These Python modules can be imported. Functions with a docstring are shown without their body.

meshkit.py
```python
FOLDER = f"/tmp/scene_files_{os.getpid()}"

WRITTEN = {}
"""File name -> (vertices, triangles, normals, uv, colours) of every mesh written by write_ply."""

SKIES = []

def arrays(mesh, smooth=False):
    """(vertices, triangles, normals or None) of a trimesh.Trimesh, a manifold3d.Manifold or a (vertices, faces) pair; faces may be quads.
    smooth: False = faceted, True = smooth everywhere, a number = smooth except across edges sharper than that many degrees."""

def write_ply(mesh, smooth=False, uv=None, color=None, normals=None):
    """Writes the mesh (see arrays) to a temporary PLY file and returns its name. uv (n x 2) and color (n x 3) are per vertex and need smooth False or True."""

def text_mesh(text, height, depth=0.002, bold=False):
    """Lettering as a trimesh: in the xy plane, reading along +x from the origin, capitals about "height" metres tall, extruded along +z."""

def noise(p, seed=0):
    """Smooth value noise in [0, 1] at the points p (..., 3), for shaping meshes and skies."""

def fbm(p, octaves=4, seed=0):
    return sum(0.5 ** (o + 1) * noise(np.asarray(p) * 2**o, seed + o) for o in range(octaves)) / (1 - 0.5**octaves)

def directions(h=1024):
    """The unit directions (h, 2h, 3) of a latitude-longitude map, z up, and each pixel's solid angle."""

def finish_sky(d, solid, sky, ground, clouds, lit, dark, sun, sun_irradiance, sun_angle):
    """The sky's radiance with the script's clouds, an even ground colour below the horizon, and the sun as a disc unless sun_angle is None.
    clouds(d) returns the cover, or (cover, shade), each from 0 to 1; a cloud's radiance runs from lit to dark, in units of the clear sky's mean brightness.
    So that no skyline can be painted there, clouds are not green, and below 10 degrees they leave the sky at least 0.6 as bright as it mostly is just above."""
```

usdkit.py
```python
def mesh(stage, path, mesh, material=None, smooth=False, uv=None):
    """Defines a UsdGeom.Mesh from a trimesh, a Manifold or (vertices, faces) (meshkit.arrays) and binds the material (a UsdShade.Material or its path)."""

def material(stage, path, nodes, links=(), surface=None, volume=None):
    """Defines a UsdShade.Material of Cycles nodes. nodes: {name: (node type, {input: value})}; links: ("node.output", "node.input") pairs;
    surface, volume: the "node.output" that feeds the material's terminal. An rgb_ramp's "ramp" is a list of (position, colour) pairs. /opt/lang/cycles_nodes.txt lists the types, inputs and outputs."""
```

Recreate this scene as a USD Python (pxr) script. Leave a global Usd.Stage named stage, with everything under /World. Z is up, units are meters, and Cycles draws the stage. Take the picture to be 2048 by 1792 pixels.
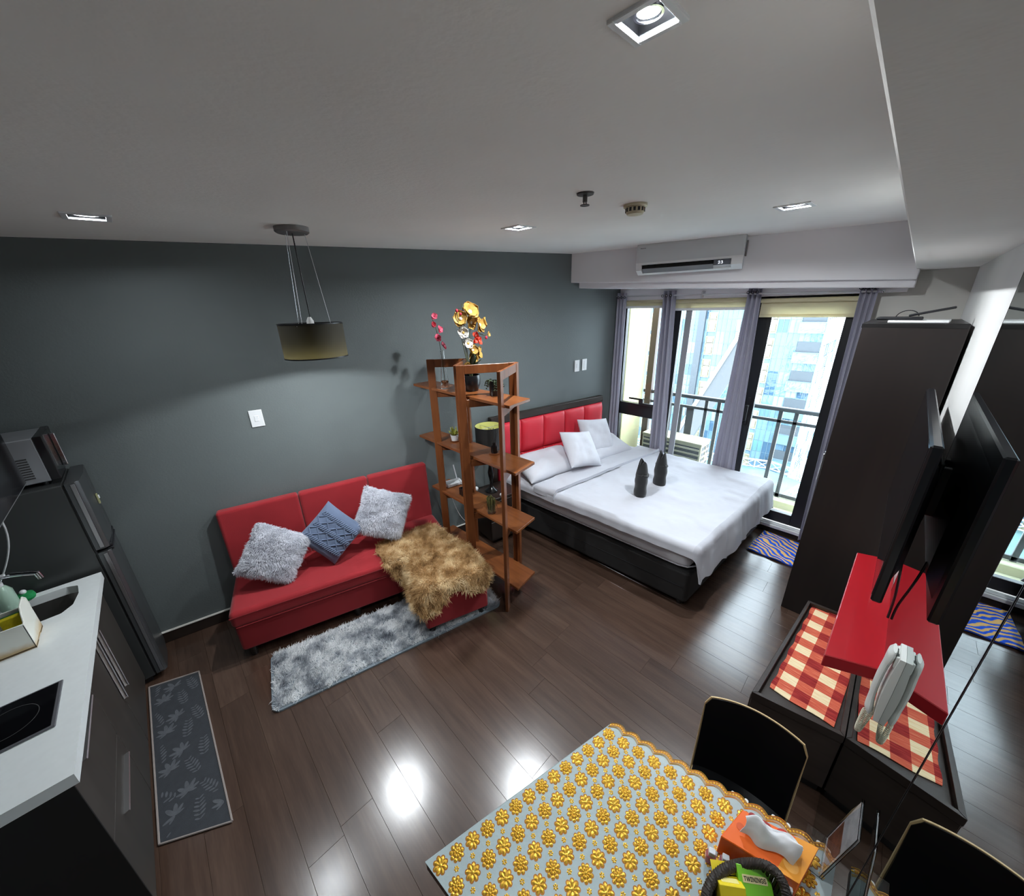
import math, random
import numpy as np, trimesh, usdkit, meshkit
from pxr import Usd, UsdGeom, UsdLux, UsdShade, Gf, Sdf, Vt
from shapely.geometry import Polygon, box as sbox, LineString, Point
from shapely import affinity
from shapely.ops import unary_union

stage = Usd.Stage.CreateInMemory()
UsdGeom.SetStageUpAxis(stage, 'Z'); UsdGeom.SetStageMetersPerUnit(stage, 1.0)
W = '/World'
UsdGeom.Xform.Define(stage, W); UsdGeom.Scope.Define(stage, W + '/Looks')

# ---------------------------------------------------------------- camera, sky, exposure
EYE = np.array([1.382, 0.219, 2.159]); YAW, PITCH, ROLL, FPX = 46.078, -20.583, -1.457, 745.2
cam = UsdGeom.Camera.Define(stage, W + '/camera')
cam.CreateHorizontalApertureAttr(36.0); cam.CreateFocalLengthAttr(36.0 * FPX / 2048)
cam.CreateClippingRangeAttr((0.02, 1000.0))
_y, _p, _r = np.radians([YAW, PITCH, ROLL])
_f = np.array([math.cos(_y) * math.cos(_p), math.sin(_y) * math.cos(_p), math.sin(_p)])
_rt = np.array([math.sin(_y), -math.cos(_y), 0.0]); _up = np.cross(_rt, _f)
_R = math.cos(_r) * _rt + math.sin(_r) * _up; _U = -math.sin(_r) * _rt + math.cos(_r) * _up
cam.AddTransformOp().Set(Gf.Matrix4d(*[float(v) for row in ([*_R, 0], [*_U, 0], [*(-_f), 0], [*EYE, 1]) for v in row]))
EXPOSURE = 0.93
cam.CreateExposureAttr(EXPOSURE)
sky = UsdLux.DomeLight.Define(stage, W + '/sky')           # even bright overcast
sky.CreateIntensityAttr(SKY := 2.3); sky.CreateColorAttr(Gf.Vec3f(0.86, 0.94, 1.0))
DOWN = 2100.0                                               # radiance of the downlights
COOL = (0.90, 0.96, 1.0)

# ---------------------------------------------------------------- helpers
used = {}
def numbered(parent, name):
    k = (parent, name); n = used.get(k, 0); used[k] = n + 1
    return name if n == 0 else f'{name}_{n:03d}'
def P(x): return x if isinstance(x, str) else str(x.GetPath())
def obj(name, m, look, parent=None, smooth=30, uv=None, kind=None, label=None):
    par = P(parent) if parent is not None else W
    path = par + '/' + numbered(par, name)
    g = usdkit.mesh(stage, path, m, look, smooth=smooth, uv=uv)
    if kind: g.GetPrim().SetCustomDataByKey('kind', kind)
    if label: g.GetPrim().SetCustomDataByKey('label', label)
    return path
def tag(path, label, cat, group=None, kind=None):
    p = stage.GetPrimAtPath(path)
    p.SetCustomDataByKey('label', label); p.SetCustomDataByKey('category', cat)
    if group: p.SetCustomDataByKey('group', group)
    if kind: p.SetCustomDataByKey('kind', kind)
    return path
def place(x, loc, rotz=0.0):
    x.AddTranslateOp().Set(Gf.Vec3d(*[float(v) for v in loc])); x.AddRotateZOp().Set(float(rotz))
def thing(name, label, cat, loc=(0, 0, 0), rotz=0.0, group=None, kind=None):
    path = W + '/' + numbered(W, name)
    x = UsdGeom.Xform.Define(stage, path); place(x, loc, rotz)
    return tag(path, label, cat, group, kind)
def part(name, parent, label=None):
    par = P(parent); path = par + '/' + numbered(par, name)
    x = UsdGeom.Xform.Define(stage, path)
    if label: x.GetPrim().SetCustomDataByKey('label', label)
    return path
def dup(src, label, loc, rotz=0.0, group=None):
    base = src.rsplit('/', 1)[1]
    path = W + '/' + numbered(W, base)
    x = UsdGeom.Xform.Define(stage, path); place(x, loc, rotz)
    p = x.GetPrim(); p.GetReferences().AddInternalReference(src); p.SetInstanceable(True)
    return tag(path, label, stage.GetPrimAtPath(src).GetCustomDataByKey('category'), group)
def struct(name, m, look, smooth=30):
    p = obj(name, m, look, None, smooth); stage.GetPrimAtPath(p).SetCustomDataByKey('kind', 'structure'); return p
def sthing(name):
    path = W + '/' + numbered(W, name); UsdGeom.Xform.Define(stage, path)
    stage.GetPrimAtPath(path).SetCustomDataByKey('kind', 'structure'); return path

cc = trimesh.util.concatenate
def hull(pts):
    m = trimesh.convex.convex_hull(np.asarray(pts, float)); return trimesh.Trimesh(m.vertices, m.faces, process=False)
def bx(x0, x1, y0, y1, z0, z1, b=0.003):
    b = min(b, abs(x1 - x0) / 2.2, abs(y1 - y0) / 2.2, abs(z1 - z0) / 2.2)
    if b <= 0:
        m = trimesh.creation.box([x1 - x0, y1 - y0, z1 - z0]); m.apply_translation([(x0 + x1) / 2, (y0 + y1) / 2, (z0 + z1) / 2]); return m
    pts = []
    for sx in (0, 1):
        for sy in (0, 1):
            for sz in (0, 1):
                X, Y, Z = (x0, x1)[sx], (y0, y1)[sy], (z0, z1)[sz]; dx, dy, dz = b * (1 - 2 * sx), b * (1 - 2 * sy), b * (1 - 2 * sz)
                pts += [(X, Y + dy, Z + dz), (X + dx, Y, Z + dz), (X + dx, Y + dy, Z)]
    return hull(pts)
def rbx(x0, x1, y0, y1, z0, z1, r=0.02, n=3):
    """box with rounded edges of radius r: hull of small spheres"""
    r = min(r, abs(x1 - x0) / 2.01, abs(y1 - y0) / 2.01, abs(z1 - z0) / 2.01)
    s = trimesh.creation.icosphere(n - 1 if n > 1 else 1, r).vertices
    return hull(np.vstack([s + [x, y, z] for x in (x0 + r, x1 - r) for y in (y0 + r, y1 - r) for z in (z0 + r, z1 - r)]))
def quad(q, z0, z1, b=0.003, r=None):
    """prism over any convex outline q; z0, z1: numbers or per-corner lists"""
    q = np.asarray(q, float); n = len(q); Z0 = np.broadcast_to(z0, n); Z1 = np.broadcast_to(z1, n); c = q.mean(0)
    d = (c - q); d /= np.linalg.norm(d, axis=1)[:, None] + 1e-9
    if r:
        s = trimesh.creation.icosphere(2, r).vertices
        return hull(np.vstack([s + [*(q[i] + d[i] * r * 1.41), z] for i in range(n) for z in (Z0[i] + r, Z1[i] - r)]))
    pts = []
    for i in range(n):
        for z, s in ((Z0[i], 1), (Z1[i], -1)):
            e1 = q[(i + 1) % n] - q[i]; e1 /= np.linalg.norm(e1); e0 = q[i - 1] - q[i]; e0 /= np.linalg.norm(e0)
            pts += [(*(q[i] + e1 * b), z + s * b), (*(q[i] + e0 * b), z + s * b), (*(q[i] + (e0 + e1) * b), z)]
    return hull(pts)
def poly(p, z0, z1):
    p = p if isinstance(p, Polygon) else Polygon(p)
    m = trimesh.creation.extrude_polygon(p, z1 - z0, engine='earcut'); m.apply_translation([0, 0, z0]); return m
def tube(pts, r, n=8):
    pts = np.asarray(pts, float); k = len(pts); rr = np.broadcast_to(r, k)
    t = np.gradient(pts, axis=0); t /= np.linalg.norm(t, axis=1)[:, None] + 1e-12
    a = np.array([0, 0, 1.0]) if abs(t[0][2]) < .9 else np.array([1.0, 0, 0])
    V = []
    u = np.cross(t[0], a); u /= np.linalg.norm(u)
    for i in range(k):
        u = u - t[i] * (u @ t[i]); u /= np.linalg.norm(u) + 1e-12; w = np.cross(t[i], u)
        for j in range(n):
            g = 2 * math.pi * j / n; V.append(pts[i] + rr[i] * (math.cos(g) * u + math.sin(g) * w))
    F = []
    for i in range(k - 1):
        for j in range(n):
            a0, a1 = i * n + j, i * n + (j + 1) % n; F += [(a0, a1, a1 + n), (a0, a1 + n, a0 + n)]
    V += [pts[0], pts[-1]]; c0, c1 = len(V) - 2, len(V) - 1
    for j in range(n):
        F += [(c0, (j + 1) % n, j), (c1, (k - 1) * n + j, (k - 1) * n + (j + 1) % n)]
    return trimesh.Trimesh(np.array(V), np.array(F), process=False)
def bez(*c, n=14):
    c = np.asarray(c, float); t = np.linspace(0, 1, n)[:, None]; m = len(c) - 1
    return sum(math.comb(m, i) * (1 - t) ** (m - i) * t ** i * c[i] for i in range(m + 1))
def cyl(p0, p1, r, n=16): return tube([p0, p1], r, n)
def lathe(prof, n=32):
    m = trimesh.creation.revolve(np.asarray(prof, float), sections=n); return m
def ball(c, r, s=2, sc=(1, 1, 1)):
    m = trimesh.creation.icosphere(s, r); m.apply_scale(sc); m.apply_translation(c); return m
def tf(m, loc=(0, 0, 0), rz=0, rx=0, ry=0):
    m = m.copy()
    for a, d in ((rx, (1, 0, 0)), (ry, (0, 1, 0)), (rz, (0, 0, 1))):
        if a: m.apply_transform(trimesh.transformations.rotation_matrix(math.radians(a), d))
    m.apply_translation(loc); return m
def surf(Pt, thick=0.0):
    """mesh of a grid of points (nu, nv, 3); with thick, a closed sheet"""
    Pt = np.asarray(Pt, float); nu, nv = Pt.shape[:2]
    idx = np.arange(nu * nv).reshape(nu, nv)
    q = np.stack([idx[:-1, :-1], idx[1:, :-1], idx[1:, 1:], idx[:-1, 1:]], -1).reshape(-1, 4)
    F = np.vstack([q[:, [0, 1, 2]], q[:, [0, 2, 3]]]); V = Pt.reshape(-1, 3)
    if not thick: return trimesh.Trimesh(V, F, process=False)
    du = np.gradient(Pt, axis=0); dv = np.gradient(Pt, axis=1); nn = np.cross(du, dv); nn /= np.linalg.norm(nn, axis=2)[..., None] + 1e-12
    V2 = (Pt - nn * thick).reshape(-1, 3); o = nu * nv
    b = np.concatenate([idx[0, :], idx[1:, -1], idx[-1, -2::-1], idx[-2:0:-1, 0]])
    e = []
    for i in range(len(b)):
        a0, a1 = b[i], b[(i + 1) % len(b)]; e += [(a0, a0 + o, a1 + o), (a0, a1 + o, a1)]
    m = trimesh.Trimesh(np.vstack([V, V2]), np.vstack([F, F[:, ::-1] + o, np.array(e)]), process=False)
    m.fix_normals(); return m
def curves(parent, name, roots, tips, mids, width, look, kind='stuff'):
    par = P(parent); path = par + '/' + numbered(par, name)
    c = UsdGeom.BasisCurves.Define(stage, path); n = len(roots)
    t = np.array([0, .33, .67, 1.0])[None, :, None]
    pts = (1 - t) ** 2 * roots[:, None] + 2 * t * (1 - t) * mids[:, None] + t ** 2 * tips[:, None]
    c.CreatePointsAttr(Vt.Vec3fArray.FromNumpy(pts.reshape(-1, 3).astype(np.float32)))
    c.CreateCurveVertexCountsAttr(Vt.IntArray.FromNumpy(np.full(n, 4, np.int32)))
    c.CreateTypeAttr('linear')
    w = np.tile(np.array([1, .9, .7, .25]) * width, n).astype(np.float32)
    c.CreateWidthsAttr(Vt.FloatArray.FromNumpy(w)); c.SetWidthsInterpolation('vertex')
    UsdShade.MaterialBindingAPI.Apply(c.GetPrim()).Bind(look)
    c.GetPrim().SetCustomDataByKey('kind', kind); return path

# ---------------------------------------------------------------- materials
def lin(*c):
    c = np.array(c, float) / 255; return tuple(np.where(c <= .04045, c / 12.92, ((c + .055) / 1.055) ** 2.4))
def M(name, col, rough=.5, amt=0.0, scale=6.0, stretch=(1, 1, 1), bump=0.0, bscale=None, detail=3.0, space='object', **kw):
    """principled material; amt: how much noise varies the colour; bump: relief in metres"""
    nodes = {'p': ('principled_bsdf', {'base_color': col, 'roughness': rough, **kw})}; links = []
    if amt or bump:
        nodes['c'] = ('texture_coordinate', {}); nodes['m'] = ('mapping', {'scale': stretch}); links.append(('c.' + space, 'm.vector'))
    if amt:
        nodes['n'] = ('noise_texture', {'scale': scale, 'detail': detail, 'roughness': .6})
        lo, hi = [tuple(np.clip(np.array(col) * f, 0, 1)) for f in (1 - amt, 1 + amt)]
        nodes['r'] = ('rgb_ramp', {'ramp': [(.3, lo), (.7, hi)]})
        links += [('m.vector', 'n.vector'), ('n.fac', 'r.fac'), ('r.color', 'p.base_color')]
    if bump:
        nodes['bn'] = ('noise_texture', {'scale': bscale or scale * 4, 'detail': 2.0}); nodes['b'] = ('bump', {'distance': bump, 'strength': 1.0})
        links += [('m.vector', 'bn.vector'), ('bn.fac', 'b.height'), ('b.normal', 'p.normal')]
    return usdkit.material(stage, f'{W}/Looks/{name}', nodes, links, surface='p.BSDF')
def wood(name, dark, mid, light, rough, axis=1, scale=1.0, rnd=0.0, bump=.0006, spec=.5, ior=1.5):
    """long streaks of grain along one axis, in world or object space; rnd: tone varies from piece to piece"""
    st = [9.0, 9.0, 9.0]; st[axis] = .7
    st = tuple(s * scale for s in st)
    nodes = {'c': ('geometry', {}), 'm': ('mapping', {'scale': st}), 'n': ('noise_texture', {'scale': 1.0, 'detail': 5.0, 'roughness': .62, 'distortion': .6}),
             'n2': ('noise_texture', {'scale': 4.5, 'detail': 4.0, 'roughness': .7}),
             'mx': ('mix_float', {'fac': .35}), 'r': ('rgb_ramp', {'ramp': [(.28, dark), (.5, mid), (.72, light)]}),
             'o': ('object_info', {}), 'mr': ('map_range', {'from_min': 0.0, 'from_max': 1.0, 'to_min': 1 - rnd, 'to_max': 1 + rnd}),
             'h': ('hsv', {}), 'off': ('combine_xyz', {}), 'va': ('vector_math', {'math_type': 'add'}), 'mu': ('math', {'math_type': 'multiply', 'value2': 7.0}),
             'p': ('principled_bsdf', {'roughness': rough, 'specular_ior_level': spec, 'ior': ior}), 'b': ('bump', {'distance': bump, 'strength': .6})}
    links = [('o.random', 'mu.value1'), ('mu.value', 'off.z'), ('c.position', 'va.vector1'), ('off.vector', 'va.vector2'), ('va.vector', 'm.vector'),
             ('m.vector', 'n.vector'), ('m.vector', 'n2.vector'), ('n.fac', 'mx.a'), ('n2.fac', 'mx.b'),
             ('mx.result', 'r.fac'), ('o.random', 'mr.value'), ('mr.result', 'h.value'), ('r.color', 'h.color'), ('h.color', 'p.base_color'), ('n2.fac', 'b.height'), ('b.normal', 'p.normal')]
    return usdkit.material(stage, f'{W}/Looks/{name}', nodes, links, surface='p.BSDF')
def emit(name, col, s):
    return usdkit.material(stage, f'{W}/Looks/{name}', {'e': ('emission', {'color': col, 'strength': s})}, [], surface='e.emission')
def pane(name, tint=(1, 1, 1), ior=1.45, gl=(1, 1, 1), rough=0.0):
    return usdkit.material(stage, f'{W}/Looks/{name}', {'t': ('transparent_bsdf', {'color': tint}), 'g': ('glossy_bsdf', {'color': gl, 'roughness': rough}), 'f': ('fresnel', {'IOR': ior}), 'x': ('mix_closure', {})},
                           [('f.fac', 'x.fac'), ('t.BSDF', 'x.closure1'), ('g.BSDF', 'x.closure2')], surface='x.closure')

m_floor = wood('floor_wood', (.038, .020, .013), (.069, .039, .027), (.110, .067, .048), .22, axis=1, rnd=.08, bump=.00025, spec=.65, ior=1.65)
m_slab = M('slab', (.02, .015, .012), .8)
m_ceil = M('ceiling_paint', (.90, .87, .83), .75, .03, 1.5, bump=.0008, bscale=60)
m_beam = M('beam_paint', (.88, .86, .88), .7, .02, 2)
m_gray = M('gray_paint', lin(99, 106, 106), .62, .05, 1.2, bump=.0006, bscale=90)
m_cream = M('cream_paint', (.62, .60, .55), .7, .04, 2)
m_wall = M('wall_paint', (.70, .69, .67), .75, .03, 2)
m_black = M('black_frame', (.012, .012, .014), .35)
m_base = M('baseboard', (.03, .02, .016), .4)
m_white = M('white_plastic', (.72, .73, .74), .35)
m_alu = M('white_alu', (.80, .80, .80), .4)
m_steel = M('steel', (.72, .72, .73), .36, metallic=1.0)
m_chrome = M('chrome', (.75, .76, .78), .08, metallic=1.0)
m_glass = pane('window_glass', (.85, .895, .92), 1.35)
m_clear = usdkit.material(stage, f'{W}/Looks/clear_glass', {'g': ('principled_bsdf', {'base_color': (1, 1, 1), 'roughness': 0.0, 'transmission_weight': 1.0, 'ior': 1.4})}, [], surface='g.BSDF')
# ---------------------------------------------------------------- the room
def gy(x): return 3.57 - .18 * x                     # the grey wall's line
def cz(x, y): return 2.468 + .031 * x + .011 * y     # the ceiling's slope
XW = 5.45                                            # inner face of the window wall
XK = 0.31                                            # kitchen wall
room = Polygon([(XK, 0), (XW, 0), (XW, gy(XW)), (XK, gy(XK))])

floor = sthing('floor')
obj('slab', poly([(XK - .1, -.1), (XW + .0, -.1), (XW + .0, gy(XW) + .1), (XK - .1, gy(XK) + .1)], -.12, -.022), m_slab, floor)
rng = random.Random(4)
pw, plen = .148, 1.22
k, x = 0, XK - .02
while x < XW:
    y = -rng.uniform(0.1, plen)
    while y < gy(x):
        cell = sbox(x + .0003, max(y, -.05) + .0003, x + pw - .0003, y + plen - .0003).intersection(Polygon([(XK - .05, -.05), (XW, -.05), (XW, gy(XW) + .03), (XK - .05, gy(XK) + .03)]))
        if cell.area > .001 and cell.geom_type == 'Polygon':
            q = np.array(cell.exterior.coords)[:-1]
            if not cell.exterior.is_ccw: q = q[::-1]
            obj('plank', quad(q, -.022, 0.0, .0005), m_floor, floor, smooth=False)
        y += plen
    x += pw

holes = []
LIGHTS = [(2.02, .582, .036), (1.378, 2.617, .062), (3.108, 1.912, .062), (3.885, .762, .066)]
for lx, ly, h in LIGHTS: holes.append(sbox(lx - h, ly - h, lx + h, ly + h))
ceiling = sthing('ceiling')
cp = Polygon([(XK - .1, -.1), (XW + .1, -.1), (XW + .1, gy(XW) + .1), (XK - .1, gy(XK) + .1)])
for h in holes: cp = cp.difference(h)
m = poly(cp, 0, .12); m.vertices[:, 2] += cz(m.vertices[:, 0], m.vertices[:, 1])
obj('slab', m, m_ceil, ceiling, smooth=False)
obj('soffit', quad([(XK, -.05), (XW + .05, -.05), (XW + .05, .29), (XK, .29)], 2.34, 2.75, .004), m_ceil, ceiling, smooth=False)
f0, f1 = np.array([4.668, 2.79]), np.array([5.236, .27])
obj('beam', quad([f1, (XW + .1, .27), (XW + .1, 2.8), f0], [2.275, 2.275, 2.385, 2.385], 2.80, .004), m_beam, ceiling, smooth=False)
g0, g1 = f0 + [.11, 0], f1 + [.03, 0]
obj('beam_ledge', quad([g1, (XW + .1, .27), (XW + .1, 2.75), g0], [2.225, 2.225, 2.335, 2.335], [2.3, 2.3, 2.41, 2.41], .004), m_beam, ceiling, smooth=False)

struct('wall_left', quad([(XK - .15, gy(XK - .15)), (XW + .12, gy(XW + .12)), (XW + .12, gy(XW) + .15), (XK - .15, gy(XK) + .15)], 0, 2.9, 0), m_gray, False)
struct('wall_right', bx(XK - .15, XW + .12, -.15, 0, 0, 2.9, 0), m_wall, False)
struct('wall_kitchen', bx(XK - .15, XK, -.15, 3.8, 0, 2.9, 0), m_gray, False)
bl = sthing('baseboard_left')
obj('board', quad([(XK, gy(XK) - .012), (XW - .1, gy(XW - .1) - .012), (XW - .1, gy(XW - .1) + .01), (XK, gy(XK) + .01)], 0, .085, .003), m_base, bl)
obj('cap', quad([(XK, gy(XK) - .016), (XW - .1, gy(XW - .1) - .016), (XW - .1, gy(XW - .1) + .01), (XK, gy(XK) + .01)], .083, .093, .003), m_cream, bl)
# window wall: piers, header and sill round the openings
wf = sthing('wall_front')
obj('pier', bx(XW, XW + .16, 2.60, 2.8, 0, 2.9, .003), m_cream, wf)
obj('pier', bx(XW, XW + .16, -.1, .505, 0, 2.9, .003), m_cream, wf)
obj('header', bx(XW - .03, XW + .16, .3, 2.72, 2.20, 2.9, .004), m_beam, wf)
obj('sill', bx(XW - .02, XW + .16, .46, 2.63, -.1, .055, .003), m_base, wf)

def glazed(name, y0, y1, z0, z1, t, rail=None, lead=.0):
    w = sthing(name); a, b = XW + .04, XW + .095
    fr = [bx(a, b, y0, y0 + t, z0, z1), bx(a, b, y1 - t, y1, z0, z1), bx(a, b, y0 + t, y1 - t, z1 - t, z1), bx(a, b, y0 + t, y1 - t, z0, z0 + t)]
    if rail: fr.append(bx(a - .01, b, y0 + t, y1 - t, rail - .075, rail + .075))
    for f in fr: obj('frame', f, m_black, w)
    for lo, hi in ([(z0 + t, rail - .075), (rail + .075, z1 - t)] if rail else [(z0 + t, z1 - t)]):
        obj('pane', bx(a + .025, a + .031, y0 + t - .005, y1 - t + .005, lo - .005, hi + .005, 0), m_glass, w, smooth=False)
    return w
w1 = glazed('window_1', 1.985, 2.60, .08, 2.2, .068, rail=.975)
h = part('latch', w1)
obj('handle', cc([rbx(XW + .0, XW + .016, 2.22, 2.40, 1.105, 1.125, .007), bx(XW + .0, XW + .035, 2.22, 2.27, 1.06, 1.115), rbx(XW - .02, XW + .01, 2.06, 2.26, 1.055, 1.08, .008)]), m_black, h)
w2 = glazed('window_2', 1.215, 1.985, .08, 2.2, .068)
obj('track', bx(XW + .02, XW + .04, 1.80, 1.86, .08, 2.2), M('gray_track', (.30, .31, .33), .4), w2)
d1 = glazed('door_1', .50, 1.215, .10, 2.2, .105)
h = part('lever', d1)
obj('plate', rbx(XW + .022, XW + .04, 1.135, 1.165, 1.02, 1.30, .008), m_black, h)
obj('lever_handle', cc([cyl((XW + .03, 1.15, 1.22), (XW - .03, 1.15, 1.22), .011), rbx(XW - .04, XW - .02, 1.135, 1.165, 1.08, 1.235, .01)]), m_black, h)
obj('threshold', bx(XW - .035, XW + .05, .46, 1.215, .055, .088, .004), m_alu, d1)
obj('track_rail', bx(XW - .02, XW - .012, .46, 1.215, .088, .098, .002), m_alu, d1)
# ---------------------------------------------------------------- soft goods: helpers
def rot2(v, a):
    c, s = math.cos(a), math.sin(a); v = np.asarray(v, float); return np.stack([v[..., 0] * c - v[..., 1] * s, v[..., 0] * s + v[..., 1] * c], -1)
def pillow_mesh(w, h, t, n=28, seed=0, pinch=.07, wr=.0, sag=0.0):
    """cushion in the xz plane, facing -y; centre at the origin"""
    u = np.sin(np.linspace(-1, 1, n) * math.pi / 2); U, V = np.meshgrid(u, u, indexing='ij')
    X = w / 2 * U * (1 - pinch * (1 - V ** 2) * np.abs(U) ** 3); Z = h / 2 * V * (1 - pinch * (1 - U ** 2) * np.abs(V) ** 3)
    T = t / 2 * ((1 - U ** 4) * (1 - V ** 4)) ** .55
    p = np.stack([X, 0 * X, Z], -1)
    nz = (meshkit.fbm(np.stack([X * 14 + seed * 9, Z * 14, 0 * X], -1), 3, seed) - .5) * wr * (T / (t / 2))
    Z = Z - sag * (1 - U ** 2) * (V > 0) * V
    A = np.stack([X, -T - nz, Z], -1); B = np.stack([X, T + nz, Z], -1)
    a, b = surf(A), surf(B); b.faces = b.faces[:, ::-1]
    m = cc([a, b]); m.merge_vertices(digits_vertex=7) if False else m.merge_vertices(); m.fix_normals(); return m
def fur(parent, name, m, count, length, width, look, seed, lean=(0, 0, -1), jitter=.6, droop=.5, clump=0.0, keep=None, lay=0.0):
    """strands rooted all over the mesh m"""
    r = np.random.default_rng(seed)
    pts, fi = trimesh.sample.sample_surface(m, count, seed=seed)
    nrm = m.face_normals[fi]
    if keep is not None:
        k = keep(pts, nrm); pts, nrm = pts[k], nrm[k]
    n = len(pts)
    c1 = np.stack([meshkit.noise(pts * 22 + 31 * i, seed + i) - .5 for i in range(3)], -1) * 2
    d = nrm + jitter * (r.normal(size=(n, 3)) * .45 + clump * c1) + lay * np.asarray(lean)
    d /= np.linalg.norm(d, axis=1)[:, None]
    L = length * r.uniform(.6, 1.15, n)[:, None]
    mid = pts + d * L * .6; tip = pts + d * L * .8 + np.asarray(lean) * L * droop + r.normal(size=(n, 3)) * L * .18
    return curves(parent, name, pts, tip, mid, width, look)
def hair_mat(name, ramp, scale, rough=.7, trans=.0):
    return usdkit.material(stage, f'{W}/Looks/{name}', {'c': ('geometry', {}), 'n': ('noise_texture', {'scale': scale, 'detail': 3.0, 'roughness': .65}), 'r': ('rgb_ramp', {'ramp': ramp}), 'p': ('principled_bsdf', {'roughness': rough, 'specular_ior_level': .2})},
                           [('c.position', 'n.vector'), ('n.fac', 'r.fac'), ('r.color', 'p.base_color')], surface='p.BSDF')
m_red = M('red_fabric', lin(150, 22, 31), .85, .08, 4, bump=.0005, bscale=500, sheen_weight=.15)
m_foot = M('dark_foot', (.012, .009, .008), .4)
m_plush = hair_mat('plush_fur', [(.3, lin(190, 192, 202)), (.7, lin(240, 240, 246))], 9)
m_plushb = M('plush_base', lin(165, 166, 174), .9)
m_rugfur = hair_mat('rug_fur', [(.30, lin(104, 108, 118)), (.43, lin(190, 194, 200)), (.54, lin(246, 247, 248))], 8.5)
m_rugb = M('rug_base', lin(120, 130, 138), .9)
m_tan = hair_mat('sheep_fur', [(.3, lin(128, 92, 54)), (.47, lin(204, 166, 116)), (.64, lin(248, 226, 184))], 9)
m_tanb = M('hide', lin(150, 118, 78), .9)
m_knit = M('blue_knit', lin(98, 112, 138), .9, .06, 8, bump=.0008, bscale=300, sheen_weight=.2)

# ---------------------------------------------------------------- sofa and ottoman
YS = -14.6
SO = np.array([1.352, 2.785])
sofa = thing('sofa', 'red fabric armless sofa with a low three-part backrest against the grey wall', 'sofa', (*SO, 0), YS)
SL = 1.50
obj('base', rbx(0, SL, .02, .50, .07, .295, .025), m_red, sofa)
seat = rbx(-.005, SL + .005, -.012, .53, .285, .405, .035)
obj('seat', seat, m_red, sofa)
obj('piping', cc([tube([(0.0, -.010, .375), (.5, -.013, .377), (1.0, -.013, .376), (SL, -.010, .375)], .004, 6), tube([(0.02, -.011, .295), (SL - .02, -.011, .295)], .004, 6)]), M('red_piping', lin(120, 14, 22), .7), sofa)
bk = [(0, .499), (.501, .999), (1.001, SL)]
for a, b in bk:
    m = rbx(a, b, 0, .10, 0, .515, .022)
    v = m.vertices; k = v[:, 2] / .52
    v[:, 1] = .10 - (.10 - v[:, 1]) * (1 - .35 * k); v[:, 2] += .385; m = tf(m, rz=3.2); m.apply_translation([0, .42, 0])
    obj('backrest', m, m_red, sofa)
for fx in (.05, .72, SL - .06):
    for fy in (.06, .44): obj('foot', tf(lathe([(0, 0), (.022, 0), (.028, .072), (0, .072)], 12), (fx, fy, 0)), m_foot, sofa)
ott = thing('ottoman', 'square red fabric ottoman pushed against the front of the sofa', 'ottoman', (2.315, 2.082, 0), -16.5)
obj('body', rbx(0, .468, 0, .425, .065, .315, .02), m_red, ott)
obj('top_cushion', rbx(-.004, .472, -.004, .429, .305, .40, .03), m_red, ott)
obj('piping', tube([(.0, -.004, .313), (.468, -.004, .313)], .004, 6), m_red, ott)
for fx in (.045, .42):
    for fy in (.045, .38): obj('foot', tf(lathe([(0, 0), (.022, 0), (.028, .068), (0, .068)], 12), (fx, fy, 0)), m_foot, ott)

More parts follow.
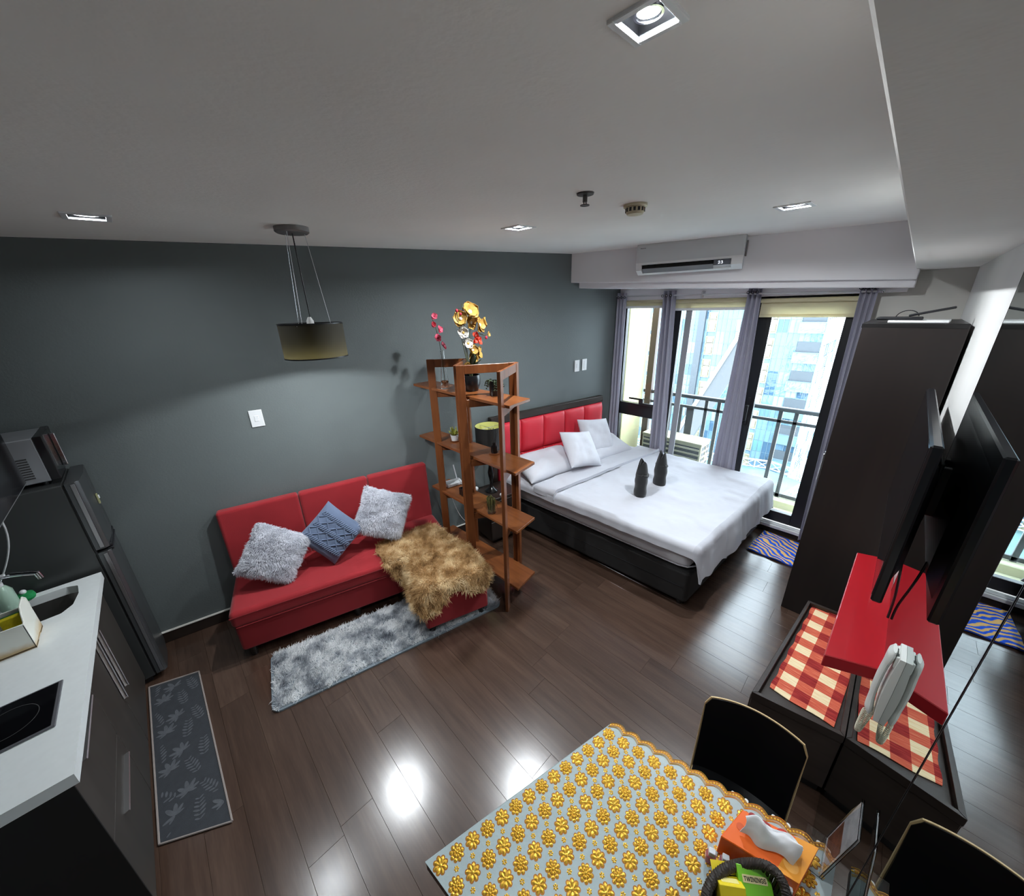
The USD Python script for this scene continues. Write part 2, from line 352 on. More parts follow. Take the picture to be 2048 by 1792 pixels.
# sheepskin over the ottoman and the sofa's corner
OUT = np.array([(2.30, 2.73), (2.42, 2.80), (2.56, 2.76), (2.70, 2.775), (2.80, 2.72), (2.83, 2.60), (2.815, 2.44), (2.845, 2.28), (2.835, 2.10), (2.80, 1.93), (2.70, 1.885), (2.58, 1.955), (2.46, 1.985), (2.33, 1.955), (2.245, 1.985), (2.225, 2.08), (2.262, 2.24), (2.285, 2.38), (2.265, 2.50), (2.285, 2.62)])
tt = np.linspace(0, 1, len(OUT) + 1)
from scipy.interpolate import CubicSpline
cs = CubicSpline(tt, np.vstack([OUT, OUT[:1]]), bc_type='periodic'); ring = cs(np.linspace(0, 1, 97)[:-1])
cen = np.array([2.53, 2.36])
NR = 22
G = np.array([[cen + (p - cen) * (i / NR) for p in ring] for i in range(NR + 1)])
def drape(xy):
    l = rot2(xy - np.array([2.318, 2.092]), math.radians(16.5))
    inside = np.minimum(np.minimum(l[..., 0] + .0, .468 - l[..., 0]), l[..., 1] + .0)
    s = rot2(xy - SO, -math.radians(YS)); ons = (s[..., 1] > -.02)
    d = np.where(ons, np.minimum(.05, SL + .01 - s[..., 0]), inside)
    return d
z = np.zeros(G.shape[:2]); d = drape(G)
z = .418 + .006 * meshkit.fbm(np.dstack([G * 9, 0 * d[..., None]]), 2, 3) - np.where(d < 0, np.minimum(-d * 1.6, .17), 0) - .02 * np.exp(-np.maximum(d, 0) / .02)
over = np.where(d < 0, -d * .55, 0)[..., None]
G = G - (G - cen) / (np.linalg.norm(G - cen, axis=2)[..., None] + 1e-6) * over
thr = thing('fur_throw', 'shaggy brown and tan sheepskin throw draped over the red ottoman', 'throw')
pts3 = np.dstack([G, z]); hide = surf(np.concatenate([pts3, pts3[:, :1]], 1), .008)
obj('hide', hide, m_tanb, thr)
hm = surf(np.concatenate([pts3, pts3[:, :1]], 1)[2:] + np.array([0, 0, .002]))
if hm.face_normals[:, 2].mean() < 0: hm.faces = hm.faces[:, ::-1]; hm = trimesh.Trimesh(hm.vertices, hm.faces, process=False)
fur(thr, 'fur', hm, 34000, .046, .0020, m_tan, 5, lean=(-.15, -.45, -.25), jitter=.9, droop=.35, clump=1.3)

# rug of long grey and white pile in front of the sofa
rug = thing('shag_rug', 'mottled grey and white shag rug on the floor in front of the red sofa', 'rug', (1.386, 2.262, 0), -12.3)
RL, RD = 1.535, .47
def rr(w, h, r): return sbox(r, r, w - r, h - r).buffer(r, 6)
obj('backing', poly(rr(RL, RD, .05), .0005, .012), m_rugb, rug, smooth=False)
top = trimesh.creation.box([RL - .03, RD - .03, .002]); top.apply_translation([RL / 2, RD / 2, .012])
fur(rug, 'pile', top, 62000, .036, .0023, m_rugfur, 11, lean=(.35, -.25, -.2), jitter=.8, droop=.35, clump=1.2, keep=lambda p, n: n[:, 2] > .5)

# cushions
def cushion(name, label, cat, w, h, t, c, roll, lean, yaw, look, kind, seed):
    p = thing(name, label, cat, group='cushions on the sofa')
    x = stage.GetPrimAtPath(p); x.GetAttribute('xformOp:translate').Set(Gf.Vec3d(*c)); x.GetAttribute('xformOp:rotateZ').Set(float(yaw))
    m = pillow_mesh(w, h, t, 26, seed, .05, .012)
    def o(q): return tf(tf(q, ry=roll), rx=lean)
    if kind == 'fur':
        m = o(m); obj('cover', m, m_plushb, p)
        fur(p, 'plush', m, 17000, .024, .0019, look, seed, lean=(0, -.1, -.6), jitter=1.0, droop=.5, clump=1.5)
    else:
        obj('cover', o(m), look, p)
        def yof(X, Z):
            U, V = np.clip(X / (w / 2), -.98, .98), np.clip(Z / (h / 2), -.98, .98); return -t / 2 * ((1 - U ** 4) * (1 - V ** 4)) ** .55 - .002
        q = w / 2
        def line(pts, r=.0045):
            pts = np.array(pts, float); s = np.linspace(0, 1, 40); k = np.linspace(0, 1, len(pts))
            X, Z = np.interp(s, k, pts[:, 0]), np.interp(s, k, pts[:, 1]); return tube(np.stack([X, yof(X, Z), Z], 1), r, 6)
        cab = []
        for off in (-.55, 0, .55):      # three twisted cables, two strands each
            s = np.linspace(-.86, .86, 90)
            for ph in (0, math.pi):
                X, Z = s * q, off * q + .013 * np.sin(s * 34 + ph); cab.append(tube(np.stack([X, yof(X, Z) - .003 * np.cos(s * 34 + ph), Z], 1), .0065, 6))
        obj('cable_pattern', o(cc(cab)), look, p)
        zig = []
        for off in (-.275, .275):
            for sg in (-1, 1):
                zig.append(line([(q * a, q * (off + sg * b)) for a, b in zip(np.linspace(-.9, .9, 9), [0, .2, 0, .2, 0, .2, 0, .2, 0])], .005))
        obj('diamond_pattern', o(cc(zig)), look, p)
    return p
cushion('cushion', 'fluffy pale grey square cushion at the left end of the red sofa', 'cushion', .345, .345, .13, (1.69, 2.925, .615), 32, -17, YS, m_plush, 'fur', 1)
cushion('cushion', 'blue-grey cable-knit cushion standing on its corner between two fluffy ones', 'cushion', .335, .335, .11, (2.055, 2.865, .635), 51, -19, YS, m_knit, 'knit', 2)
cushion('cushion', 'fluffy pale grey square cushion beside the sheepskin throw, nearest the shelf', 'cushion', .36, .36, .13, (2.43, 2.80, .665), 26, -17, YS, m_plush, 'fur', 3)

# mats
def leafmat(name, label, q, look, edge, t=.006):
    p = thing(name, label, 'mat')
    obj('mat', quad(q, .0005, t, .001), look, p, smooth=False)
    r = [(*a, t) for a in q] + [(*q[0], t)]
    obj('binding', cc([tube([r[i], r[i + 1]], .0045, 6) for i in range(len(q))]), edge, p)
    return p
m_kmat = M('charcoal_mat', lin(52, 55, 60), .85, .1, 30, bump=.0004, bscale=400)
m_leaf = M('grey_print', lin(84, 87, 92), .8, .15, 60, bump=.0006, bscale=300)
KQ = [(.885, 1.985), (1.129, 1.852), (1.122, 2.925), (.885, 3.01)]
km = leafmat('kitchen_mat', 'long charcoal mat with grey leaf print and pale binding beside the kitchen cabinets', KQ[:1] + KQ[1:], m_kmat, M('pale_binding', lin(150, 140, 135), .8))
r5 = random.Random(8); lv = []
def leaf(x, y, a, s, kind):
    out = []
    if kind:     # broad cut leaf
        for k in range(7):
            b = a + math.radians(-110 + k * 36.6); L = s * (.62 + .3 * math.cos(math.radians(-110 + k * 36.6)))
            out.append(affinity.translate(affinity.rotate(affinity.scale(Point(0, 0).buffer(1, 4), L * .5, L * .15), math.degrees(b), origin=(0, 0)), x + math.cos(b) * L * .5, y + math.sin(b) * L * .5))
    else:        # fern with paired leaflets
        for k in range(6):
            px, py = x + math.cos(a) * s * (k / 5 - .5) * 1.5, y + math.sin(a) * s * (k / 5 - .5) * 1.5
            for sg in (-1, 1):
                b = a + sg * .95; L = s * .46 * (1 - abs(k - 2) * .12)
                out.append(affinity.translate(affinity.rotate(affinity.scale(Point(0, 0).buffer(1, 3), L * .5, L * .17), math.degrees(b), origin=(0, 0)), px + math.cos(b) * L * .5, py + math.sin(b) * L * .5))
    return out
kp = Polygon(KQ).buffer(-.012)
for i in range(9):
    for j in range(3):
        x, y = .925 + j * .085 + (.02 if i % 2 else -.012), 1.94 + i * .126 - j * .05
        for s in leaf(x, y, 1.9 + r5.uniform(-.5, .5), .066, (i + j) % 2):
            if kp.contains(s): lv.append(s)
lv = unary_union(lv)
obj('leaf_print', cc([poly(g, .0062, .0070) for g in getattr(lv, 'geoms', [lv])]), m_leaf, km, smooth=False)

bm = thing('door_mat', 'small blue and tan animal-stripe mat on the floor by the balcony door', 'mat')
BQ = [(4.955, .80), (4.935, .335), (5.35, .31), (5.385, .77)]
nu, nv = 26, 20
u, v = np.meshgrid(np.linspace(0, 1, nu), np.linspace(0, 1, nv), indexing='ij')
bq = [np.array(p) for p in BQ]
xy = ((1 - u) * (1 - v))[..., None] * bq[0] + ((1 - u) * v)[..., None] * bq[1] + (u * v)[..., None] * bq[2] + (u * (1 - v))[..., None] * bq[3]
zz = .010 + .016 * np.maximum(0, meshkit.noise(np.dstack([xy * 9, 0 * u]), 3) - .62) * 2 + .004 * np.sin(v * 16) * (1 - u)
m_zebra = usdkit.material(stage, f'{W}/Looks/blue_stripes', {'c': ('geometry', {}), 'm': ('mapping', {'scale': (1, 1, 1), 'rotation': (0, 0, .6)}), 'w': ('wave_texture', {'scale': 7.0, 'distortion': 7.5, 'detail': 1.0, 'detail_scale': 1.4}),
    'r': ('rgb_ramp', {'ramp': [(.0, lin(24, 84, 224)), (.49, lin(40, 112, 240)), (.53, lin(170, 170, 160)), (.57, lin(240, 190, 112)), (1, lin(250, 200, 128))]}), 'p': ('principled_bsdf', {'roughness': .9})},
    [('c.position', 'm.vector'), ('m.vector', 'w.vector'), ('w.fac', 'r.fac'), ('r.color', 'p.base_color')], surface='p.BSDF')
pm = surf(np.dstack([xy, zz]), .008)
if pm.volume < 0: pm.invert()
obj('mat', pm, m_zebra, bm)
e = np.concatenate([np.dstack([xy, zz])[:, 0], np.dstack([xy, zz])[-1, 1:], np.dstack([xy, zz])[::-1, -1][1:], np.dstack([xy, zz])[0, ::-1][1:]])
obj('binding', tube(e, .007, 6), M('blue_binding', lin(26, 58, 150), .8), bm)
# ---------------------------------------------------------------- bed
m_bedbase = M('bed_base_fabric', (.012, .011, .011), .75, .15, 12, bump=.001, bscale=120)
m_mat = M('mattress_fabric', lin(215, 213, 218), .8, .03, 6)
m_sheet = M('white_cotton', lin(190, 190, 197), .75, .0, 6, bump=.0035, bscale=9, detail=5)
m_case = M('pillowcase', lin(200, 200, 207), .75, .0, 6, bump=.0025, bscale=10)
m_hbwood = M('headboard_wood', (.026, .017, .013), .4, .2, 8, stretch=(1, 6, 6))
m_hbred = M('headboard_vinyl', lin(205, 42, 58), .5, .05, 3)
bed = thing('bed', 'double bed on a dark upholstered base below a red padded headboard', 'bed')
BA, BB, BC, BD = [np.array(p) for p in ((3.80, .91), (5.33, .82), (5.31, 2.545), (3.745, 2.80))]
def bq(s, t): return (1 - t) * ((1 - s) * BA + s * BB) + t * ((1 - s) * BD + s * BC)
obj('base', quad([BA, BB, BC, BD], .055, .335, .02, r=.035), m_bedbase, bed)
obj('base_seam', tube([(*(bq(0, t) + np.array([-.003, 0])), .20) for t in (0.02, .98)], .003, 6), m_black, bed)
for s, t in ((.05, .04), (.95, .04), (.05, .96), (.95, .96)):
    q = bq(s, t); obj('leg', tf(lathe([(0, 0), (.026, 0), (.034, .058), (0, .058)], 14), (*q, 0)), m_foot, bed)
mq = [bq(.012, .012), bq(.988, .012), bq(.988, .99), bq(.012, .99)]
obj('mattress', quad(mq, .335, .545, .02, r=.055), m_mat, bed)
for zz in (.37, .515):
    rp = [(*bq(s, t), zz) for s, t in ((.0, .97), (.0, .05), (.012, .02), (.05, .0), (.95, .0), (.988, .02), (1.0, .05), (1.0, .97))]
    obj('mattress_piping', tube(rp, .005, 6), m_case, bed)
# headboard along the grey wall
def gw(x, off): n = np.array([.18, 1]) / math.hypot(.18, 1); p = np.array([x, gy(x)]); return p - n * off
hb = part('headboard', bed)
def gslab(x0, x1, o0, o1, z0, z1, b=.004, r=None): return quad([gw(x0, o1), gw(x1, o1), gw(x1, o0), gw(x0, o0)], z0, z1, b, r)
X0, X1 = 3.655, 5.17
obj('frame', gslab(X0, X1, .012, .055, .30, 1.165), m_hbwood, hb)
obj('top_rail', gslab(X0 - .005, X1, .012, .072, 1.098, 1.168), m_hbwood, hb)
obj('side_rail', gslab(X0, X0 + .05, .05, .068, .30, 1.10), m_hbwood, hb)
def pad(xa, xb, za, zb):
    n = 14; u = np.sin(np.linspace(-1, 1, n) * math.pi / 2); U, V = np.meshgrid(u, u, indexing='ij')
    T = .052 * ((1 - U ** 6) * (1 - V ** 6)) ** .5
    xs = xa + (xb - xa) * (U + 1) / 2; zs = za + (zb - za) * (V + 1) / 2
    p = np.array([[[*gw(xs[i, j], .056 + T[i, j]), zs[i, j]] for j in range(n)] for i in range(n)])
    m = surf(p, .004); m.fix_normals(); return m
NP = 5; wx = (X1 - X0 - .06) / NP
for i in range(NP):
    for za, zb in ((.735, 1.095), (.42, .733)):
        obj('panel', pad(X0 + .055 + i * wx, X0 + .052 + (i + 1) * wx, za, zb), m_hbred, hb)

# duvet: one draped sheet, turned down below the pillows
T1 = .735
def sheet(s0, s1, t0, t1, nu, nv, z0, seed, hangs, hangt, thick=.012, wr=.012):
    """s0..t1: extent on the mattress; hangs = (left, right) and hangt = (foot, head): overhang in metres"""
    wS, wT = 1.53, 1.80
    a = np.concatenate([np.linspace(-hangs[0], -.004, 12), np.linspace(0, (s1 - s0) * wS, nu), (s1 - s0) * wS + np.linspace(.004, max(hangs[1], .005), 12)])
    b = np.concatenate([np.linspace(-hangt[0], -.004, 12), np.linspace(0, (t1 - t0) * wT, nv), (t1 - t0) * wT + np.linspace(.004, max(hangt[1], .005), 5)])
    A, B = np.meshgrid(a, b, indexing='ij')
    sa = np.clip(A, 0, (s1 - s0) * wS); tb = np.clip(B, 0, (t1 - t0) * wT)
    oA = A - sa; oB = B - tb
    S = s0 + sa / wS; Tt = t0 + tb / wT
    xy = (1 - Tt)[..., None] * ((1 - S)[..., None] * BA + S[..., None] * BB) + Tt[..., None] * ((1 - S)[..., None] * BD + S[..., None] * BC)
    e = np.sqrt(oA ** 2 + oB ** 2); R = .045
    nz = meshkit.fbm(np.dstack([A * 3.0 + seed, B * 3.0, 0 * A]), 4, seed) - .5
    n1 = meshkit.noise(np.stack([A * 9 + seed, 0 * A, 0 * A], -1), seed + 3); n2 = meshkit.noise(np.stack([B * 7 + seed, 0 * A, 0 * A], -1), seed + 4)
    fold = (np.sin(A * 21 + 9 * n1 + 3 * nz) * .5 * n1 + .9 * (n1 - .5) + .6 * nz) * np.minimum(np.abs(oB) * 1.5, .25) * (np.abs(oB) > 0) + (np.sin(B * 17 + 8 * n2) * .4 * n2 + .8 * (n2 - .5)) * np.minimum(np.abs(oA) * 1.2, .2) * (np.abs(oA) > 0)
    ang = np.minimum(e / R, math.pi / 2); out = R * np.sin(ang) + np.where(e > R * math.pi / 2, (e - R * math.pi / 2) * .16, 0) + .085 * fold
    down = R * (1 - np.cos(ang)) + np.maximum(e - R * math.pi / 2, 0) * (.93 + .12 * (n1 - .5) * (np.abs(oB) > 0))
    dirA = (BB - BA) / np.linalg.norm(BB - BA); dirB = (BD - BA) / np.linalg.norm(BD - BA)
    ee = np.where(e > 1e-6, e, 1)
    xy = xy + (oA / ee)[..., None] * dirA * out[..., None] + (oB / ee)[..., None] * dirB * out[..., None]
    flat = (e < .02)
    ridge = np.abs(np.sin(A * 5.1 + B * 2.3 + 6 * nz)) ** 6 * .006
    z = z0 - down + wr * nz * (1 + 1.2 * flat) + ridge * flat * (wr > .005)
    m = surf(np.dstack([xy, z]), thick)
    if m.volume < 0: m.invert()
    return m
duvet = obj('duvet', sheet(.0, 1.0, .0, T1, 60, 64, .583, 2, (.115, .16), (.30, .0), .016, .016), m_sheet)
tag(duvet, 'white duvet spread over the bed with a rumpled hanging foot end', 'duvet')
turn = sheet(.0, 1.0, T1 - .10, T1 + .03, 60, 16, .601, 7, (.10, .10), (.0, .0), .016, .014)
stage.GetPrimAtPath(duvet).SetCustomDataByKey('category', 'duvet')
dt = obj('turn_down', turn, m_sheet, duvet)
us = obj('bed_sheet', sheet(.0, 1.0, T1 - .06, .985, 50, 30, .566, 5, (.10, .10), (.0, .0), .008, .006), m_sheet)
tag(us, 'white fitted sheet showing under the pillows at the head of the bed', 'sheet')

def bed_pillow(label, w, h, t, c, lean, yaw, roll=0, seed=1, group='pillows on the bed', sag=.0):
    p = thing('pillow', label, 'pillow', c, yaw, group)
    m = tf(tf(pillow_mesh(w, h, t, 26, seed, .06, .03, sag), ry=roll), rx=lean)
    obj('case', m, m_case, p)
    q = w / 2 * .965; k = h / 2 * .965
    edge = [(-q, 0, -k), (0, 0, -k * .945), (q, 0, -k), (q * .95, 0, 0), (q, 0, k), (0, 0, k * .945), (-q, 0, k), (-q * .95, 0, 0), (-q, 0, -k)]
    obj('hem', tf(tf(tube(edge, .004, 6), ry=roll), rx=lean), m_case, p)
    return p
HBY = -10.2
bed_pillow('plump white sleeping pillow lying flat at the bed side nearest the lamp', .70, .40, .17, (4.09, 2.51, .66), -72, HBY, 0, 4)
bed_pillow('white sleeping pillow lying flat by the curtain, mostly hidden by a square one', .66, .40, .16, (4.88, 2.385, .655), -72, HBY, 0, 9)
bed_pillow('square white scatter pillow leaning at the front of the bed pillows', .40, .40, .13, (4.375, 2.31, .785), -42, HBY + 4, 12, 11)
bed_pillow('square white scatter pillow leaning on the red headboard, nearer the window', .42, .40, .13, (4.80, 2.405, .80), -34, HBY - 2, 8, 12)

# towels folded into standing points
m_towel = M('black_towel', (.008, .008, .009), .95, .2, 200, bump=.0015, bscale=350, sheen_weight=.3)
def towel(label, c, rz):
    p = thing('towel', label, 'towel', c, rz, 'black towels on the bed')
    n, k = 40, 14; g = np.linspace(0, 2 * math.pi, n); z = np.linspace(0, .20, k)
    Gm, Z = np.meshgrid(g, z, indexing='ij'); r = .056 + .003 * np.sin(Z * 60) - .02 * np.maximum(0, (Z - .16)) + .004 * np.cos(2 * Gm)
    obj('roll', cc([surf(np.dstack([r * np.cos(Gm), r * np.sin(Gm), Z]), .010), tf(lathe([(0, .0), (.05, .0), (.052, .19), (0, .185)], 24))]), m_towel, p)
    for a, h, sx in ((.4, .155, 1), (3.3, .135, .9)):
        u, v = np.meshgrid(np.linspace(-1, 1, 16), np.linspace(0, 1, 14), indexing='ij')
        th = u * 1.5 * sx * (1 - v ** 2.4) ** .75 + a + .25 * v; rr_ = .052 * (1 - .38 * v ** 1.3)
        X = rr_ * np.cos(th) - .012 * v * math.cos(a); Y = rr_ * np.sin(th) - .012 * v * math.sin(a)
        m = surf(np.dstack([X, Y, .185 + v * h]), .009); m.fix_normals(); obj('ear', m, m_towel, p)
    obj('fold', tf(tube(bez((-.054, .006, .205), (-.05, -.06, .17), (.02, -.075, .18), (.055, -.02, .225), n=10), .007, 8)), m_towel, p)
    return p
towel('black towel folded into a standing point on the duvet, nearer the room', (4.235, 1.56, .585), 35)
towel('black towel folded into a standing point on the duvet, nearer the window', (4.545, 1.53, .585), 60)

# ---------------------------------------------------------------- nightstand and lamp
m_dark = wood('dark_veneer', (.012, .008, .007), (.024, .016, .013), (.036, .025, .020), .42, axis=2)
ns = thing('nightstand', 'small dark wood bedside table between the shelf unit and the bed', 'nightstand')
N = lambda x, y: (x, y)
nq = [(3.325, 2.55), (3.67, 2.49), (3.715, 2.79), (3.37, 2.85)]
obj('top', quad(nq, .485, .51), m_dark, ns)
qs = np.array(nq); ci = qs.mean(0); qi = ci + (qs - ci) * .94
obj('body', quad(qi, .06, .485), m_dark, ns)
qd = [qi[0] + (qi[0] - qi[3]) * .02, qi[1] + (qi[1] - qi[2]) * .02, qi[1], qi[0]]
for za, zb in ((.08, .265), (.275, .475)): obj('drawer', quad(qd, za, zb), m_dark, ns)
lamp = thing('table_lamp', 'black table lamp with a black drum shade lined pale yellow, on the bedside table', 'lamp', (3.47, 2.685, .511))
obj('base', lathe([(0, 0), (.058, 0), (.062, .012), (.04, .028), (.018, .05), (.014, .10), (.026, .16), (.030, .20), (.018, .26), (.012, .33), (.016, .37), (.010, .40), (0, .40)], 28), M('gloss_black', (.006, .006, .006), .08), lamp)
sh = lathe([(.112, .42), (.125, .66)], 40)
obj('shade', cc([surf(np.array([[[r * math.cos(a), r * math.sin(a), z] for r, z in ((.122, .44), (.126, .66))] for a in np.linspace(0, 2 * math.pi, 41)]), .002)]), M('lamp_black', (.010, .010, .010), .6), lamp)
obj('lining', surf(np.array([[[r * math.cos(a), r * math.sin(a), z] for r, z in ((.1195, .441), (.1235, .659))] for a in np.linspace(0, 2 * math.pi, 41)])), M('lamp_yellow', lin(205, 205, 120), .6), lamp)
obj('spider', cc([cyl((-.12, 0, .64), (.12, 0, .64), .002, 6), cyl((0, -.12, .64), (0, .12, .64), .002, 6), cyl((0, 0, .39), (0, 0, .64), .004, 8)]), m_steel, lamp)
dv = thing('thermometer', 'small white gadget with a grey display on the bedside table', 'gadget', (3.49, 2.545, .511), 20)
obj('case', rbx(-.045, .045, -.018, .018, 0, .028, .01), m_white, dv); obj('display', bx(-.02, .015, -.012, .012, .0275, .0295, .001), M('grey_lcd', (.10, .11, .11), .3), dv)
eg = thing('night_light', 'tiny white egg-shaped night light at the back of the bedside table', 'light', (3.375, 2.80, .511)); obj('shell', ball((0, 0, .02), .02, 2, (1, 1, 1.1)), m_white, eg); obj('ring', tf(lathe([(.010, 0), (.017, 0), (.018, .006), (.010, .006)], 20)), m_steel, eg)

# ---------------------------------------------------------------- folding shelf unit
m_teak = wood('teak', (.095, .027, .008), (.175, .052, .015), (.24, .082, .026), .33, axis=2, rnd=.1, bump=.0002)
m_teakb = wood('teak_board', (.115, .034, .010), (.20, .062, .018), (.27, .095, .030), .3, axis=1, rnd=.08, bump=.0002)
div = thing('shelf_unit', 'reddish-brown wooden zigzag shelf unit standing open between the sofa and bed', 'shelf')
ZP = [np.array(p) for p in ((2.925, 2.738), (3.145, 2.525), (2.860, 2.285), (3.235, 2.07), (2.862, 1.858))]
HT, LV = 1.81, (.215, .705, 1.15, 1.595)
for i in range(4):
    a, b = ZP[i], ZP[i + 1]; d = (b - a) / np.linalg.norm(b - a); n = np.array([-d[1], d[0]]); th, pw_ = .011, .058
    a = a + d * .004; b = b - d * .004
    fp = part('frame', div)
    for s, e_ in ((a, a + d * pw_), (b - d * pw_, b)):
        obj('post', quad([s - n * th, e_ - n * th, e_ + n * th, s + n * th], 0.0, HT, .002), m_teak, fp)
    for zz, hh in [(HT, .06)] + [(l - .021, .055) for l in LV]:
        s, e_ = a + d * pw_, b - d * pw_
        obj('rail', quad([s - n * th * .8, e_ - n * th * .8, e_ + n * th * .8, s + n * th * .8], zz - hh, zz - .001, .002), m_teak, fp)
for zz in LV:
    x0 = 2.905; tip = 1.80 if zz < 1.5 else 1.84
    obj('board', quad([(2.93, tip), (3.16, tip + .04), (3.12, 2.985 if zz > 1 else 2.865), (2.935, 2.985 if zz > 1 else 2.865)], zz - .02, zz, .002), m_teakb, div)

# things on the shelf unit
gv = thing('bud_vase', 'tall slim clear glass vase holding a pink orchid stem on the top shelf', 'vase', (2.985, 2.60, 1.596))
def vaseshell(o, t=.003): 
    o = np.array(o); i = o.copy(); i[:, 0] = np.maximum(o[:, 0] - t, .001); i = i[i[:, 1] > .012] ; return np.vstack([[(0, 0)], o, i[::-1], [(0, .012)]])
obj('glass', lathe(vaseshell([(.028, 0), (.030, .01), (.029, .06), (.022, .13), (.016, .20), (.014, .26), (.0165, .285)]), 28), m_clear, gv)
m_stem = M('stem', lin(70, 74, 40), .7); m_pink = M('pink_petal', lin(226, 96, 122), .6, .25, 60); m_pinkd = M('crimson_petal', lin(172, 34, 52), .6, .2, 60)
m_yel = M('yellow_petal', lin(180, 140, 66), .6, .18, 40); m_wht = M('white_petal', lin(205, 200, 190), .6); m_ored = M('orange_red_petal', lin(222, 62, 38), .55, .3, 40)
m_leafg = M('dark_leaf', lin(38, 52, 28), .35, .3, 30)
def petal(c, a, tilt, L, wd, cup=.35):
    u, v = np.meshgrid(np.linspace(-1, 1, 5), np.linspace(0, 1, 6), indexing='ij')
    X = u * wd / 2 * np.sin(np.clip(v * 1.02, 0, 1) * math.pi) ** .6; Z = cup * L * (u ** 2 * .4 - (v - .5) ** 2 * .8 + .2)
    m = surf(np.dstack([X, v * L, Z]), .0012); m.fix_normals()
    return tf(tf(m, rx=tilt), rz=a)
def flower(parent, c, s, face, look, heart, n=5, seed=0):
    """orchid-like head of n petals, turned to look along face"""
    r = random.Random(seed); p = part('flower', parent)
    ms = [petal(0, 360 / n * k + r.uniform(-8, 8), r.uniform(-5, 42), s, s * 1.15, .5) for k in range(n)]
    f = np.array(face, float); f /= np.linalg.norm(f); Rm = trimesh.geometry.align_vectors([0, 0, 1], f)
    for m in ms:
        m.apply_transform(Rm); m.apply_translation(c); obj('petal', m, look, p)
    obj('heart', ball(np.array(c) + f * s * .15, s * .22, 1), heart, p)
    return p
st = bez((.004, 0, .02), (-.006, 0, .25), (.0, .01, .38), (-.045, .03, .52), n=24)
obj('stem', tube(st, .002, 6), m_stem, gv)
for i, (k, s, fx) in enumerate(((23, .026, (-.6, -1, .4)), (20, .022, (-.4, -1, .2)), (18, .030, (.4, -1, .3)), (15, .030, (-.2, -1, .2)), (12, .032, (.5, -1, .4)))):
    flower(gv, st[k] + np.array([.016 * (-1) ** i, -.012, .0]), s, fx, m_pink if i != 1 else m_pinkd, m_pinkd, 5, i)

orc = thing('orchid_pot', 'black pot with a tall artificial orchid in gold, white and red on the top shelf', 'flower pot', (3.07, 2.385, 1.596))
m_pot = M('black_pot', (.008, .008, .009), .25)
obj('pot', lathe([(0, 0), (.045, 0), (.066, .045), (.068, .085), (.064, .115), (.058, .115), (.060, .09), (0, .085)], 32), m_pot, orc)
for i, (c, f, s, lk) in enumerate([((.02, 0, .54), (-.2, -1, .5), .075, m_yel), ((-.05, .01, .50), (-.7, -.8, .2), .062, m_yel), ((.03, .01, .475), (.2, -1, .0), .055, m_yel), ((.085, -.01, .455), (.6, -1, .2), .062, m_yel), ((.13, 0, .47), (.9, -.6, .3), .045, m_yel),
                                  ((.025, 0, .285), (.0, -1, .2), .05, m_yel), ((.07, 0, .265), (.6, -1, .2), .052, m_yel), ((.03, 0, .235), (-.3, -1, -.1), .045, m_yel), ((-.02, 0, .185), (-.6, -1, .1), .03, m_yel),
                                  ((-.045, 0, .41), (-.4, -1, .3), .045, m_wht), ((-.01, 0, .335), (-.3, -1, .2), .042, m_wht), ((.062, 0, .385), (.1, -1, .3), .030, m_ored), ((.085, 0, .345), (.5, -1, .3), .036, m_ored), ((.055, -.005, .355), (0, -1, 0), .026, m_ored), ((.09, .02, .50), (.5, -.6, .6), .03, m_ored), ((.175, 0, .385), (.5, -1, .3), .026, m_yel)]):
    flower(orc, c, s, f, lk, m_wht if lk is not m_wht else m_yel, 5, i + 20)
stm = [bez((0, 0, .09), (-.02, 0, .25), (-.03, 0, .40), (-.03, .01, .60)), bez((.01, 0, .09), (.02, .01, .3), (.0, 0, .46), (.04, 0, .46)), bez((.01, 0, .09), (.06, 0, .3), (.04, 0, .44), (.08, 0, .42), (.12, 0, .37), (.17, 0, .385)), bez((-.01, 0, .09), (-.04, 0, .3), (-.08, 0, .45), (-.085, 0, .545)), bez((-.01, 0, .09), (-.03, 0, .35), (-.06, 0, .44), (-.055, 0, .53))]
for s in stm: obj('stem', tube(s, .0025, 6), m_stem, orc)
for c in ((-.085, 0, .555), (-.055, 0, .535), (.165, 0, .365)): obj('bud', ball(c, .010, 1, (1, 1, 1.3)), m_pinkd, orc)
for a, L, tl, c in ((200, .11, 30, (0, 0, .13)), (300, .10, 45, (.02, 0, .15)), (250, .12, 62, (.01, -.01, .16)), (330, .09, 20, (.03, 0, .12)), (20, .09, 40, (.02, .01, .14)), (120, .09, 40, (0, .01, .13)), (275, .10, 78, (.03, -.01, .17))):
    m = petal(0, a - 90, tl, L, .05, .15); m.apply_translation(c); obj('leaf', m, m_leafg, orc)

pb = thing('trailing_plant', 'small dark cylindrical pot with a trailing beaded plant on the top shelf', 'plant pot', (3.075, 2.135, 1.596))
obj('pot', lathe([(0, 0), (.035, 0), (.038, .10), (.034, .10), (.033, .085), (0, .085)], 24), m_pot, pb)
r6 = random.Random(3); bd = []
for k in range(16):
    a = r6.uniform(0, 6.28); p0 = (math.cos(a) * .02, math.sin(a) * .02, .09); p1 = (math.cos(a) * .055, math.sin(a) * .055, .125); p2 = (math.cos(a) * .065, math.sin(a) * .065, .06 + r6.uniform(-.02, .03))
    s = bez(p0, p1, p2, n=9); bd += [ball(q, .0055, 1) for q in s]
obj('foliage', cc(bd), m_leafg, pb, kind='stuff')

